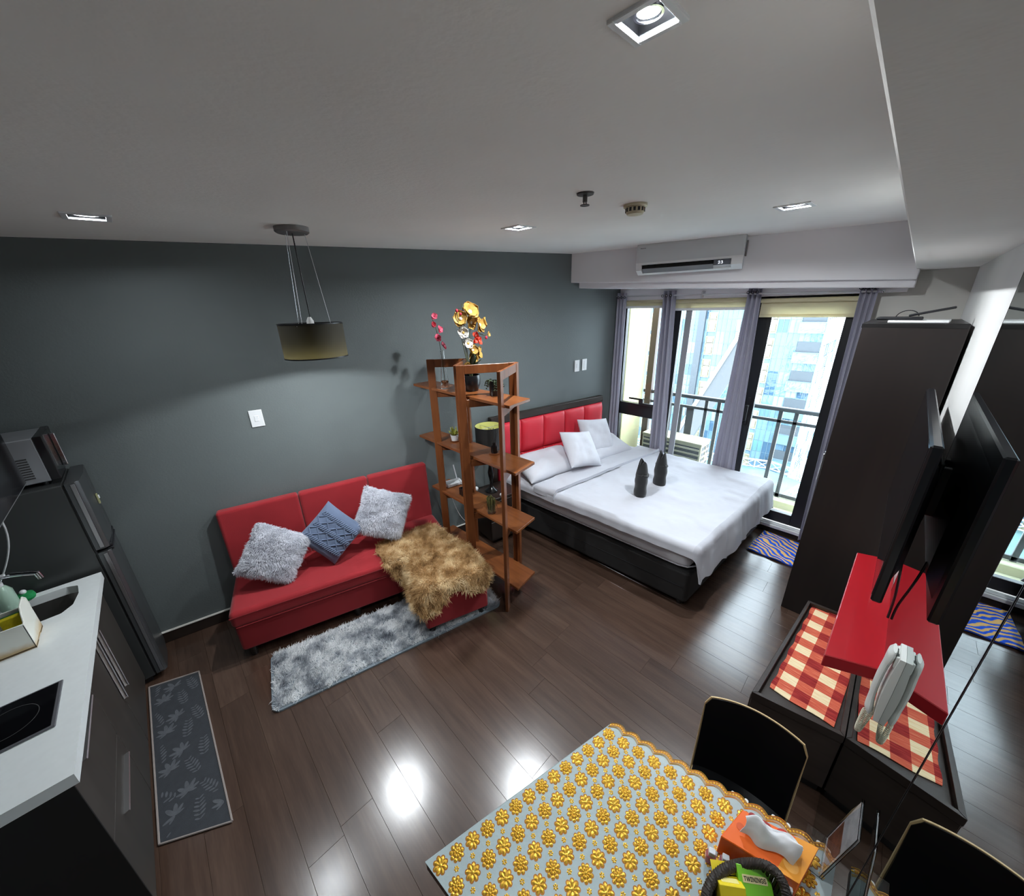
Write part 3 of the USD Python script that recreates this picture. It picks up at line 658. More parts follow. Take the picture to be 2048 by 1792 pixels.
su = thing('succulent', 'yellow-green succulent in a small white pot on the second shelf', 'plant pot', (3.045, 2.62, 1.151))
obj('saucer', lathe([(0, 0), (.036, 0), (.040, .008), (0, .006)], 24), m_teak, su)
obj('pot', lathe([(0, .006), (.024, .006), (.031, .055), (.028, .055), (.026, .045), (0, .045)], 24), m_white, su)
m_succ = M('succulent_leaf', lin(148, 150, 66), .5, .2, 30)
for k in range(11):
    m = petal(0, k * 137.5, 78 - k * 2.0 if k < 4 else 50 - (k - 4) * 3, .075 if k < 4 else .062, .022, -.2); m.apply_translation((0, 0, .048)); obj('leaf', m, m_succ, su)

rd = thing('reed_diffuser', 'small black reed diffuser bottle on a round wooden coaster on the second shelf', 'diffuser', (3.075, 2.165, 1.151))
obj('coaster', lathe([(0, 0), (.042, 0), (.042, .008), (0, .008)], 28), m_teak, rd)
obj('bottle', lathe([(0, .008), (.024, .008), (.026, .015), (.026, .058), (.013, .068), (.013, .085), (.010, .085), (.010, .07), (0, .07)], 24), M('black_glass', (.005, .005, .006), .1), rd)
for k in range(7):
    a = k * .9; obj('reed', tube([(0, 0, .03), (math.cos(a) * .03, math.sin(a) * .03, .19)], .0016, 5), M('reed', (.02, .015, .012), .8) if k == 0 else f'{W}/Looks/reed', rd)

ro = thing('wifi_router', 'white wifi router with one tilted antenna on the third shelf', 'router', (3.075, 2.735, .706), -12)
obj('case', rbx(-.075, .075, -.045, .045, .002, .034, .008), m_white, ro)
obj('antenna', tf(rbx(-.006, .006, -.004, .004, 0, .15, .003), (.055, .048, .02), ry=-10), m_white, ro)
obj('vent', cc([bx(-.05 + k * .012, -.044 + k * .012, -.0462, -.0445, .012, .024, 0) for k in range(7)]), M('vent_grey', (.25, .25, .26), .6), ro)
obj('cable', tube(bez((.0, .045, .015), (.0, .16, -.0), (.03, .18, -.25), (.05, .16, -.5), (.2, .0, -.64), (.12, -.12, -.35), (.16, -.08, -.06), n=30), .0028, 6), m_white, ro)
bp = thing('planter', 'small square black planter with dry twigs on the third shelf', 'planter', (3.03, 2.50, .706), -8)
obj('box', cc([bx(-.04, .04, -.04, -.034, 0, .065), bx(-.04, .04, .034, .04, 0, .065), bx(-.04, -.034, -.034, .034, 0, .065), bx(.034, .04, -.034, .034, 0, .065), bx(-.035, .035, -.035, .035, 0, .05, 0)]), m_pot, bp)
m_twig = M('dry_twig', lin(112, 90, 68), .9)
for k in range(9):
    a = r6.uniform(0, 6.28); obj('twig', tube(bez((r6.uniform(-.02, .02), r6.uniform(-.02, .02), .05), (math.cos(a) * .02, math.sin(a) * .02, .09), (math.cos(a) * .05, math.sin(a) * .05, .10 + r6.uniform(0, .04)), n=5), .0015, 5), m_twig, bp)
cv = thing('cactus_vase', 'faceted clear glass vase filled with green cactus stems on the third shelf', 'vase', (2.985, 2.125, .706))
oc = lambda r, z: [(r * math.cos(a), r * math.sin(a), z) for a in np.linspace(0, 2 * math.pi, 7)]
obj('glass', surf(np.array([oc(.034, .002), oc(.05, .045), oc(.042, .088)]).transpose(1, 0, 2), .003), m_clear, cv, smooth=False)
obj('bottom', poly([p[:2] for p in oc(.034, 0)[:-1]], 0, .006), m_clear, cv, smooth=False)
m_cact = M('cactus', lin(96, 92, 48), .7, .3, 60)
for k in range(12):
    a = k * 2.4; r_ = .024 * math.sqrt((k + .5) / 12); obj('stalk', tube([(r_ * math.cos(a), r_ * math.sin(a), .012), (r_ * 1.15 * math.cos(a), r_ * 1.15 * math.sin(a), .08), (r_ * 1.35 * math.cos(a), r_ * 1.35 * math.sin(a), .135 - .01 * (k % 3)), (r_ * 1.35 * math.cos(a), r_ * 1.35 * math.sin(a), .142 - .01 * (k % 3))], [.007, .0075, .0065, .002], 7), m_cact, cv)
# ---------------------------------------------------------------- mirror wall side: wardrobe, TV, shelf, bench
m_ward = wood('wardrobe_veneer', (.008, .005, .0045), (.012, .0075, .0065), (.017, .011, .009), .5, axis=2, bump=.0002)
wd = thing('wardrobe', 'tall plain dark brown wardrobe beside the balcony door', 'wardrobe')
WY = .415
obj('body', bx(4.37, 4.96, .02, WY - .02, .05, 2.00, .003), m_ward, wd)
obj('side_panel', bx(4.35, 4.372, .015, WY, 0, 2.01, .003), m_ward, wd)
obj('top_panel', bx(4.35, 4.97, .015, WY + .004, 2.005, 2.032, .004), M('black_top', (.010, .009, .009), .35), wd)
obj('plinth', bx(4.37, 4.96, .03, WY - .04, 0, .055), m_black, wd)
for a, b in ((4.374, 4.664), (4.668, 4.958)):
    d = part('door', wd); obj('leaf', bx(a, b, WY - .02, WY - .001, .06, 2.0, .003), m_ward, d)
    hx = b - .03 if a < 4.5 else a + .03; obj('handle', cc([rbx(hx - .006, hx + .006, WY + .018, WY + .028, .95, 1.15, .004), cyl((hx, WY - .005, .97), (hx, WY + .022, .97), .005), cyl((hx, WY - .005, 1.13), (hx, WY + .022, 1.13), .005)]), m_steel, d)
bk = thing('magazine', 'thin pale magazine lying on top of the tall wardrobe', 'magazine', (4.40, .30, 2.033), -4)
obj('cover', bx(0, .20, -.21, .02, 0, .012, .002), m_alu, bk); obj('pages', bx(.004, .203, -.207, .015, .002, .010, 0), m_white, bk)
tb = thing('indoor_antenna', 'flat black indoor TV antenna with a raised arm on top of the wardrobe', 'antenna', (4.42, .235, 2.046))
obj('base', rbx(-.01, .10, -.05, .135, 0, .016, .007), m_black, tb)
obj('arm', tf(rbx(-.012, .012, -.17, .0, -.006, .006, .005), (.03, .01, .022), rx=-14), m_black, tb)
obj('wire', tube(bez((.03, .06, .014), (.03, .05, .06), (.03, -.02, .06), (.03, -.03, .02)), .002, 6), m_black, tb)

m_tv = M('tv_plastic', (.008, .008, .010), .28)
tv = thing('television', 'black flat television on a wall bracket above the red shelf', 'television')
TX0, TX1, TZ0, TZ1 = 3.04, 4.16, 1.135, 1.735
obj('bezel', bx(TX0, TX1, .062, .092, TZ0, TZ1, .006), m_tv, tv)
obj('screen', bx(TX0 + .012, TX1 - .012, .090, .0935, TZ0 + .022, TZ1 - .012, .001), M('tv_screen', (.010, .011, .014), .08), tv)
obj('back', hull([(x, y, z) for x, y, z in [(TX0 + .06, .064, TZ0 + .05), (TX1 - .06, .064, TZ0 + .05), (TX0 + .06, .064, TZ1 - .06), (TX1 - .06, .064, TZ1 - .06), (TX0 + .14, .036, TZ0 + .10), (TX1 - .14, .036, TZ0 + .10), (TX0 + .14, .036, TZ1 - .14), (TX1 - .14, .036, TZ1 - .14)]]), m_tv, tv)
obj('bracket', cc([bx(3.5, 3.7, .001, .012, 1.3, 1.55), bx(3.52, 3.55, .010, .040, 1.32, 1.53), bx(3.65, 3.68, .010, .040, 1.32, 1.53)]), m_black, tv)
obj('cable', tube(bez((3.25, .038, 1.25), (3.2, .02, 1.1), (3.28, .012, 1.05), (3.25, .012, .96), n=16), .004, 6), m_black, tv)

m_lac = M('red_lacquer', lin(168, 18, 30), .32, coat_weight=.3)
rs = thing('wall_shelf', 'glossy red wooden wall shelf under the television', 'shelf')
obj('board', quad([(2.955, .0015), (3.80, .0015), (3.755, .142), (2.892, .160)], .885, .94, .003), m_lac, rs)
m_bench = wood('bench_veneer', (.016, .010, .008), (.030, .020, .016), (.044, .030, .024), .42, axis=1, scale=1.4, bump=.0006)
bn = thing('bench', 'low dark wooden TV bench with a raised rim under the red shelf', 'bench')
bqd = np.array([(3.085, .008), (3.94, .008), (3.93, .268), (3.035, .342)]); bc_ = bqd.mean(0)
ins = lambda k: bc_ + (bqd - bc_) * k
obj('body', quad(ins(.985), .07, .405, .002), m_bench, bn)
obj('plinth', quad(ins(.92), 0, .075, .002), m_black, bn)
iq = bc_ + (bqd - bc_) * np.array([.955, .88])
for i in range(4):
    j = (i + 1) % 4; obj('rim', quad([bqd[i], bqd[j], iq[j], iq[i]], .39, .432, .002), m_bench, bn)
for i, (za, zb) in enumerate(((.085, .235), (.245, .395))):
    a0, a1 = bqd[3] + [.02, -.006], bqd[2] + [-.02, -.003]; n_ = np.array([.08, .9]); n_ /= np.linalg.norm(n_)
    obj('drawer', quad([a0, a1, a1 + n_ * .010, a0 + n_ * .010], za, zb, .002), m_bench, bn)
def gingham(name):
    N_ = {'c': ('texture_coordinate', {}), 's': ('separate_xyz', {}), 'p': ('principled_bsdf', {'roughness': .85, 'specular_ior_level': .2})}
    L_ = [('c.object', 's.vector')]
    for ax, per, ph in (('x', .122, .25), ('y', .126, .70)):
        N_['d' + ax] = ('math', {'math_type': 'multiply_add', 'value2': 1 / per, 'value3': ph}); N_['f' + ax] = ('math', {'math_type': 'fraction'}); N_['g' + ax] = ('math', {'math_type': 'greater_than', 'value2': .5})
        L_ += [('s.' + ax, f'd{ax}.value1'), (f'd{ax}.value', f'f{ax}.value1'), (f'f{ax}.value', f'g{ax}.value1')]
    N_['sum'] = ('math', {'math_type': 'add'}); N_['half'] = ('math', {'math_type': 'multiply', 'value2': .42})
    N_['m'] = ('mapping', {'scale': (230, 14, 1)}); N_['n'] = ('noise_texture', {'scale': 1.0, 'detail': 3.0}); N_['ns'] = ('math', {'math_type': 'multiply_add', 'value2': .75, 'value3': -.30})
    N_['add'] = ('math', {'math_type': 'add'}); N_['r'] = ('rgb_ramp', {'ramp': [(0, lin(236, 218, 180)), (.18, lin(226, 196, 152)), (.40, lin(212, 112, 84)), (.52, lin(196, 88, 66)), (.80, lin(172, 56, 50)), (1, lin(128, 30, 32))]})
    N_['b'] = ('bump', {'distance': .0015})
    L_ += [('gx.value', 'sum.value1'), ('gy.value', 'sum.value2'), ('sum.value', 'half.value1'), ('c.object', 'm.vector'), ('m.vector', 'n.vector'), ('n.fac', 'ns.value1'), ('half.value', 'add.value1'), ('ns.value', 'add.value2'), ('add.value', 'r.fac'), ('r.color', 'p.base_color'), ('n.fac', 'b.height'), ('b.normal', 'p.normal')]
    return usdkit.material(stage, f'{W}/Looks/{name}', N_, L_, surface='p.BSDF')
ru = thing('table_runner', 'red and cream checked woven runner lying on the low TV bench', 'runner', (3.125, .045, .4055), -3.5)
x_ = np.linspace(0, .79, 80); y_ = np.linspace(0, .245, 10); Xr, Yr = np.meshgrid(x_, y_, indexing='ij')
Zr = .004 + .0012 * np.sin(Xr * 260) * (np.abs(Yr - .12) > .1) + .002 * meshkit.noise(np.dstack([Xr * 20, Yr * 10, 0 * Xr]), 2)
rm = surf(np.dstack([Xr + .004 * np.sin(Yr * 30), Yr + .003 * np.sin(Xr * 45) * (Yr / .245), Zr]), .003)
if rm.volume < 0: rm.invert()
obj('cloth', rm, gingham('red_check'), ru)
obj('fold', tf(cyl((.785, 0.004, .009), (.785, .24, .009), .005, 8)), f'{W}/Looks/red_check', ru)

m_mirror = usdkit.material(stage, f'{W}/Looks/mirror', {'g': ('glossy_bsdf', {'color': (.66, .70, .70), 'roughness': 0.0})}, [], surface='g.BSDF')
MX = 3.50
for a, b, lb in ((2.255, MX, 'tall frameless wall mirror panel behind the phone, nearer the window'), (.75, 2.247, 'tall frameless wall mirror panel beside the table, nearer the camera')):
    mp = thing('mirror', lb, 'mirror', group=None)
    obj('edge', cc([bx(a - .0012, a + .0004, .0, .0069, .010, 2.338, 0), bx(b - .0004, b + .0012, .0, .0069, .010, 2.338, 0)]), m_black, mp); obj('backing', bx(a + .004, b - .004, .0002, .0025, .012, 2.335, 0), m_black, mp); obj('glass', bx(a, b, .0025, .0065, .010, 2.338, .0012), m_mirror, mp)

# intercom handset on the mirror
m_ivory = M('ivory_plastic', lin(214, 216, 212), .38)
ph = thing('intercom', 'ivory wall intercom handset with a coiled cord fixed to the mirror', 'telephone', (2.735, .0068, 1.075), 0)
def arc(z, a): return a * (1 - (z / .125) ** 2)
zs = np.linspace(-.125, .125, 15)
obj('base', hull([(x * (1 - .12 * abs(z) / .125), y, z) for z in zs for x in (-.045, .045) for y in (0, .012 + arc(z, .006))]), m_ivory, ph)
obj('cradle', rbx(-.03, .03, .010, .019, .080, .122, .004), m_ivory, ph)
hs = [tuple((x, .034 + dy + arc(z, .012), z)) for z in zs for x in (-.024, .024) for dy in (0, .018)]
V = []
secs = []
for z in np.linspace(-.128, .128, 21):
    e = min(1, (.128 - abs(z)) / .02 + .4); w = .024 * (1 + .25 * (abs(z) > .085)) * e ** .3; t = (.008 + .003 * max(0, (abs(z) - .07) / .05) * (abs(z) > .07)) * e; y0 = .0245 + arc(z, .007)
    secs.append([(w * math.cos(a), y0 + t * math.sin(a), z) for a in np.linspace(0, 2 * math.pi, 17)])
hm_ = surf(np.array(secs)); caps = [hull(np.vstack([s, np.array(s) * [1, 1, 1] + [0, 0, .0005]])) for s in (secs[0], secs[-1])]
obj('handset', cc([hm_] + caps), m_ivory, ph)
obj('slot', cc([bx(-.012, .012, .016, .022, .1205, .1225, 0), bx(-.024, -.012, .014, .020, .1205, .1225, 0)]), M('slot_dark', (.04, .045, .04), .6), ph)
s = np.linspace(0, 1, 420); base = np.array(bez((.0, .030, -.127), (.0, .030, -.20), (.002, .030, -.28), (.018, .024, -.27), (.02, .016, -.18), (.018, .010, -.122), n=420)); a = s * 2 * math.pi * 44
obj('coiled_cord', tube(base + np.stack([.0055 * np.cos(a), .0055 * np.sin(a), 0 * a], 1) * np.minimum(1, np.minimum(s, 1 - s) * 30)[:, None], .0019, 5), M('ivory_cord', lin(196, 190, 168), .5), ph)

# ---------------------------------------------------------------- table with its cloth
TQ = [np.array(p) for p in ((1.655, .022), (2.385, .022), (2.258, .640), (1.578, .806))]      # a b c d
tq = np.array(TQ); tc = tq.mean(0)
m_tbl = wood('table_wood', (.03, .012, .008), (.055, .022, .014), (.08, .034, .02), .35, axis=0)
tbl = thing('dining_table', 'dark reddish wooden dining table standing against the mirror under a patterned cloth', 'table')
obj('top', quad(tc + (tq - tc) * 1.0, .708, .738, .003), m_tbl, tbl)
tin = tc + (tq - tc) * .84
for i in range(4): obj('leg', tube([(*tin[i], 0), (*tin[i], .708)], [.017, .025], 12), m_tbl, tbl)
for i in range(4):
    a_, b_ = tin[i], tin[(i + 1) % 4]; n_ = np.array([-(b_ - a_)[1], (b_ - a_)[0]]); n_ /= np.linalg.norm(n_)
    obj('apron', quad([a_ - n_ * .009, b_ - n_ * .009, b_ + n_ * .009, a_ + n_ * .009], .645, .709, .002), m_tbl, tbl)
def tb_(s, t): return (1 - t) * ((1 - s) * TQ[3] + s * TQ[2]) + t * ((1 - s) * TQ[0] + s * TQ[1])   # s: d->c, t: towards the mirror
m_cloth = M('pale_vinyl', lin(164, 178, 180), .35, .05, 5, bump=.0004, bscale=60)
m_gold = usdkit.material(stage, f'{W}/Looks/gold_foil', {'p': ('principled_bsdf', {'base_color': lin(250, 198, 76), 'metallic': .75, 'roughness': .33})}, [], surface='p.BSDF')
m_goldd = M('gold_line', lin(150, 96, 34), .45, metallic=.6)
cl = thing('tablecloth', 'pale blue-grey vinyl tablecloth printed with raised gold flowers and a scalloped gold edge', 'tablecloth')
NS, NT = 14, 12
ZC = .7425
ns_, nt_ = 12, 12
outl = [tb_(s, 0) for s in np.linspace(0, .985, 30)]
for j in range(NT):                       # scallops along the edge that faces the chair
    for q in np.linspace(0, 1, 8)[:-1]:
        t = (j + q) / NT; p0 = tb_(.985, t); d_ = (tb_(1, t) - tb_(0, t)); d_ /= np.linalg.norm(d_); outl.append(p0 + d_ * (.004 + .013 * math.sin(q * math.pi)))
outl += [tb_(s, 1) for s in np.linspace(.985, 0, 20)]
obj('sheet', poly(outl, .738, ZC), m_cloth, cl, smooth=False)
fl = [tb_(s, 0) + np.array([.0, .0]) for s in np.linspace(0, .985, 30)]
dn = np.array([.24, .97])
obj('hem', cc([surf(np.array([[(*p, ZC - .0005), (*(p + dn * .004), ZC - .004), (*(p + dn * .006), ZC - .016 - .004 * math.sin(i * .7))] for i, p in enumerate(fl)]), .0015)]), m_cloth, cl)
def leaf8(R0, R1, w, n, ph, h):
    """n raised petals between the radii R0 and R1"""
    V, F = [], []
    for k in range(n):
        a = 2 * math.pi * k / n + ph; c, s_ = math.cos(a), math.sin(a); o = len(V)
        for r, x, z in ((R0, 0, 0), (R0 + (R1 - R0) * .35, -w * .85, 0), (R0 + (R1 - R0) * .72, -w, 0), (R1, 0, 0), (R0 + (R1 - R0) * .72, w, 0), (R0 + (R1 - R0) * .35, w * .85, 0), (R0 + (R1 - R0) * .55, 0, h)):
            V.append((r * c - x * s_, r * s_ + x * c, z))
        F += [(o + i, o + (i + 1) % 6, o + 6) for i in range(6)]
    m = trimesh.Trimesh(np.array(V), np.array(F), process=False)
    if m.face_normals[:, 2].mean() < 0: m.invert()
    return m
def disc(r, n, z): 
    V = [(r * math.cos(2 * math.pi * k / n), r * math.sin(2 * math.pi * k / n), 0) for k in range(n)] + [(0, 0, z)]
    return trimesh.Trimesh(np.array(V), np.array([(k, (k + 1) % n, n) for k in range(n)]), process=False)
fA = cc([leaf8(.003, .0195, .0046, 8, 0, .0024), tf(disc(.0045, 8, .002), (0, 0, .0012))])
fB = cc([leaf8(.0095, .0195, .0047, 9, .2, .0020), tf(leaf8(.002, .0125, .0032, 9, .2, .0022), (0, 0, .0010)), tf(disc(.0038, 8, .002), (0, 0, .0022))])
def outline(n, R, ph): 
    g = np.linspace(0, 2 * math.pi, 90, endpoint=False); r = R * (.70 + .30 * np.abs(np.cos(n * (g - ph) / 2)) ** .55); return Polygon(np.stack([r * np.cos(g), r * np.sin(g)], 1))
bA, bB = poly(outline(8, .0216, 0), 0, .0004), poly(outline(9, .0216, .2), 0, .0004)
st_ = leaf8(.0008, .0075, .0022, 6, 0, .0012)
ang = math.degrees(math.atan2(*(TQ[2] - TQ[3])[::-1]))
big, bigb, small = [], [], []
rr_ = random.Random(1)
for i in range(NS):
    for j in range(NT + 1):
        s, t = (i + .5) / NS * .965, (j + .45) / (NT + .4)
        if t > .985: continue
        p = tb_(s, t); r_ = ang + rr_.choice((0, 11, 22))
        k = (i + j) % 2
        big.append(tf((fA, fB)[k], (*p, ZC + .0006), rz=r_)); bigb.append(tf((bA, bB)[k], (*p, ZC - .0001), rz=r_))
        if i < NS - 1 and j < NT: small.append(tf(st_, (*tb_((i + 1) / NS * .965, (j + .95) / (NT + .4)), ZC + .0002), rz=rr_.uniform(0, 60)))
obj('flower_print', cc(big), m_gold, cl, smooth=False, kind='stuff'); obj('flower_outline', cc(bigb), m_goldd, cl, smooth=False, kind='stuff'); obj('star_print', cc(small), m_gold, cl, smooth=False, kind='stuff')
bl_, bd_ = [], []
dE = (tb_(1, .5) - tb_(0, .5)); dE /= np.linalg.norm(dE); aE = (tb_(.98, 1) - tb_(.98, 0)) / NT
for j in range(NT):
    for off, rad in ((-.004, .0010), (-.0075, .0009), (.013, .0012)):
        p = [np.append(tb_(.975, (j + q) / NT) + dE * (off + .014 * math.sin(q * math.pi)), ZC + .0004) for q in np.linspace(0, 1, 9)]
        bl_.append(tube(p, rad, 4))
    for q in np.linspace(.05, .95, 8):
        bd_.append(tf(disc(.0032, 7, .0016), np.append(tb_(.975, (j + q) / NT) + dE * (.0045 + .014 * math.sin(q * math.pi)), ZC + .0003)))
bandp = [tb_(.975, (j + q) / NT) + dE * (.0105 + .014 * math.sin(q * math.pi)) for j in range(NT) for q in np.linspace(0, 1, 9)[:-1]]
bandi = [tb_(.975, (j + q) / NT) + dE * (-.001 + .014 * math.sin(q * math.pi)) for j in range(NT) for q in np.linspace(0, 1, 9)[:-1]]
bandm = surf(np.array([[(*a_, ZC + .0002), (*b_, ZC + .0002)] for a_, b_ in zip(bandp, bandi)]), .0003)
obj('edge_band', bandm, m_goldd, cl, smooth=False); obj('edge_lines', cc(bl_), m_gold, cl, kind='stuff'); obj('edge_beads', cc(bd_), m_gold, cl, smooth=False, kind='stuff')
wl = []
for j in range(8):
    p = tb_(.995, .55 + j * .055) + dE * .006; wl.append(tf(disc(.006, 10, .001), (*p, ZC - .001)))
obj('lace', cc(wl), m_white, cl, smooth=False, kind='stuff')

# ---------------------------------------------------------------- chair
m_chair = M('black_lacquer', (.004, .004, .005), .30); m_ply = M('ply_edge', lin(196, 168, 122), .55)
CY = 9.0
ch = thing('dining_chair', 'black bentwood dining chair with pale plywood edges drawn up to the table', 'chair', (2.565, .275, 0), CY)
def backsheet(off, grow, th):
    n = 22; u, v = np.meshgrid(np.linspace(-1, 1, n), np.linspace(0, 1, n), indexing='ij')
    hw = .152 + grow; y = u * hw; zt = .795 + grow - .010 * u ** 2; zb = .40 - grow; z = zb + (zt - zb) * v
    k = np.clip((np.abs(u) - .86) / .14, 0, 1); z = np.where(v > .5, z - (v - .5) * 2 * .035 * (k ** 3), z)
    x = off - .030 * (1 - u ** 2) * 0 + .035 * (u ** 2) * -1 + .05 * (v - .5) + .035
    m = surf(np.dstack([x, y, z]), th)
    if m.volume < 0: m.invert()
    return m
obj('backrest', backsheet(0, 0, .012), m_chair, ch); obj('backrest_ply', backsheet(-.0035, .0035, .0055), m_ply, ch)
def seatsheet(z0, grow, th):
    n = 18; u, v = np.meshgrid(np.linspace(-1, 1, n), np.linspace(0, 1, n), indexing='ij'); c = np.sqrt(np.clip(1 - (np.maximum(0, np.abs(v - .5) * 2 - .7) / .3) ** 2 * .18, 0, 1))
    m = surf(np.dstack([-.30 - grow + (.31 + 2 * grow) * v, u * (.148 + grow) * c, z0 - .012 * (1 - u ** 2) + .03 * np.maximum(0, .15 - v)* -1]), th)
    if m.volume < 0: m.invert()
    return m
obj('seat', seatsheet(.455, 0, .012), m_chair, ch); obj('seat_ply', seatsheet(.4515, .003, .005), m_ply, ch)
for sg in (-1, 1):
    obj('back_upright', tube(bez((.03, sg * .10, .43), (.055, sg * .10, .47), (.045, sg * .10, .60), (.05, sg * .10, .66)), .008, 8), m_steel, ch)
    obj('leg', tube([(-.26, sg * .125, .44), (-.285, sg * .145, .004)], .009, 8), m_steel, ch); obj('leg', tube([(.02, sg * .11, .44), (.07, sg * .14, .004)], .009, 8), m_steel, ch)
obj('seat_frame', cc([cyl((-.26, -.125, .438), (-.26, .125, .438), .008, 8), cyl((.02, -.11, .438), (.02, .11, .438), .008, 8), cyl((-.26, -.12, .438), (.02, -.105, .438), .008, 8), cyl((-.26, .12, .438), (.02, .105, .438), .008, 8)]), m_steel, ch)

# ---------------------------------------------------------------- things on the table
m_or = M('orange_card', lin(240, 104, 28), .45); m_am = M('amber_card', lin(232, 150, 40), .45); m_rd = M('dark_red_print', lin(150, 28, 26), .45)
ZT = .7445
tis = thing('tissue_box', 'orange tissue box with red circles and a white tissue pulled out, beside the mirror', 'tissue box')
tbq = [np.array(p) for p in ((2.158, .256), (2.262, .232), (2.312, .068), (2.198, .090))]
obj('carton', quad(tbq, ZT, .820, .002), m_or, tis)
def tp(s, t): return (1 - t) * ((1 - s) * tbq[0] + s * tbq[1]) + t * ((1 - s) * tbq[3] + s * tbq[2])
obj('amber_panel', quad([tp(.0, .72), tp(1, .72), tp(1, .998), tp(.0, .998)], .8195, .8206, .0003), m_am, tis)
def spot(s, t, r, look, z=.8203):
    obj('printed_circle', tf(poly(Point(0, 0).buffer(r, 12), 0, .0006), (*tp(s, t), z)), look, tis, smooth=False)
spot(.80, .36, .019, m_rd); spot(.84, .60, .017, M('red_print', lin(196, 48, 24), .45)); spot(.93, .16, .010, m_rd); spot(.28, .83, .016, M('pale_orange', lin(240, 170, 80), .45)); spot(.5, .12, .010, M('deep_orange', lin(214, 84, 20), .45))
n = 26; u, v = np.meshgrid(np.linspace(0, 1, n), np.linspace(0, 1, 14), indexing='ij')
ts = []
for i in range(n):
    for_ = []
    for j in range(14):
        uu, vv = i / (n - 1), j / 13
        p = tp(.46 + .50 * (vv - .32) * (.75 + .35 * math.sin(uu * 3.1)) + .04 * math.sin(uu * 11), .15 + .70 * uu + .03 * math.sin(vv * 7))
        zz_ = .819 + .046 * math.sin(min(vv * 1.1, 1) * math.pi) ** .7 * (.8 + .25 * math.sin(uu * 8)) + .016 * meshkit.noise(np.array([uu * 6, vv * 5, 1.]), 4) + .006 * vv
        for_.append((*p, zz_))
    ts.append(for_)
obj('tissue', surf(np.array(ts), .0012), M('tissue_paper', (.74, .73, .75), .9), tis)

# wicker basket with the tea boxes
m_wick = M('dark_wicker', (.022, .014, .010), .6, .4, 90)
bs = thing('wicker_basket', 'dark brown oval wicker basket with an arched rim holding tea boxes, at the table edge', 'basket', (2.045, .172, ZT), -22)
BRX, BRY = .094, .062
wv = []
for k in range(11):
    z = .006 + k * .0085; f = 1 + .05 * k / 10; a = np.linspace(0, 2 * math.pi, 97)
    wob = .0028 * np.cos(a * 24 + (k % 2) * math.pi)
    wv.append(tube(np.stack([(BRX * f + wob) * np.cos(a), (BRY * f + wob) * np.sin(a), np.full_like(a, z)], 1), .0042, 6))
obj('weave', cc(wv), m_wick, bs, kind='stuff')
for k in range(24):
    a = 2 * math.pi * k / 24; obj('stake', tube([(BRX * .985 * math.cos(a), BRY * .985 * math.sin(a), .003), (BRX * 1.04 * math.cos(a), BRY * 1.04 * math.sin(a), .10)], .0028, 5), m_wick, bs)
obj('bottom', tf(poly(affinity.scale(Point(0, 0).buffer(1, 16), BRX * .98, BRY * .98), 0, .006)), m_wick, bs)
a = np.linspace(0, 2 * math.pi, 260); rise = .045 * np.maximum(0, np.cos(a)) ** 3 + .006 * np.maximum(0, -np.cos(a)) ** 3
rim = []
for ph_ in (0, 2.1, 4.2):
    rim.append(tube(np.stack([(BRX * 1.06 + .006 * np.cos(a * 30 + ph_)) * np.cos(a), (BRY * 1.06 + .006 * np.cos(a * 30 + ph_)) * np.sin(a), .102 + rise + .006 * np.sin(a * 30 + ph_)], 1), .0058, 6))
obj('rim', cc(rim), m_wick, bs)
for k in range(-4, 5):
    a0 = k * .13; zz_ = .045 * max(0, math.cos(a0)) ** 3; obj('arch_stake', tube([(BRX * 1.04 * math.cos(a0), BRY * 1.04 * math.sin(a0), .09), (BRX * 1.06 * math.cos(a0), BRY * 1.06 * math.sin(a0), .10 + zz_)], .004, 6), m_wick, bs)
def carton(name, label, c, rz, rx, sx, sy, sz, look):
    p = thing(name, label, 'tea box', c, rz); UsdGeom.Xformable(stage.GetPrimAtPath(p)).AddRotateXOp().Set(-57.0 if sz > .12 else -40.0); m = bx(-sx / 2, sx / 2, -sy / 2, sy / 2, 0, sz, .001)
    obj('carton', tf(m, rx=rx), look, p); return p
m_green = M('green_card', lin(126, 200, 48), .4)
tg = carton('tea_box', 'bright green tea box with a cream name plate standing in the wicker basket', (2.046, .118, .775), -52, 0, .074, .036, .135, m_green)
def ontop(q): return q
GZ = .1352
obj('name_plate', poly(rr(.052, .013, .002), GZ, GZ + .0006).apply_translation([-.026, .004, 0]), M('cream_label', lin(226, 214, 160), .5), tg, smooth=False)
tw = meshkit.text_mesh('TWININGS', .0075, .0006, bold=True); w_ = tw.bounds[1][0] - tw.bounds[0][0]; tw.apply_translation([-tw.bounds[0][0], 0, 0]); tw.apply_scale([.046 / w_, 1, 1]); tw.apply_translation([-.023, .0068, GZ + .0005])
obj('lettering', tw, M('ink', (.01, .01, .012), .5), tg, smooth=False)
obj('front_plate', tf(poly(rr(.056, .014, .002), 0, .0006).apply_translation([-.028, .105, 0]), (0, -.0183, 0), rx=90), f'{W}/Looks/cream_label', tg, smooth=False)
tw2 = meshkit.text_mesh('TWININGS', .0075, .0006, bold=True); tw2.apply_translation([-tw2.bounds[0][0], 0, 0]); tw2.apply_scale([.050 / w_, 1, 1]); obj('front_lettering', tf(tw2, (-.025, -.0188, .1083), rx=90), f'{W}/Looks/ink', tg, smooth=False)
for r_, lk in ((.030, M('pale_green', lin(176, 222, 110), .4)), (.024, M('mid_green', lin(60, 150, 56), .4)), (.017, M('tea_green', lin(190, 226, 120), .4))):
    obj('cup_print', tf(poly(Point(0, .045).buffer(r_, 16), 0, .0005 + (.03 - r_) * .03), (0, -.0182, 0), rx=90), lk, tg, smooth=False)
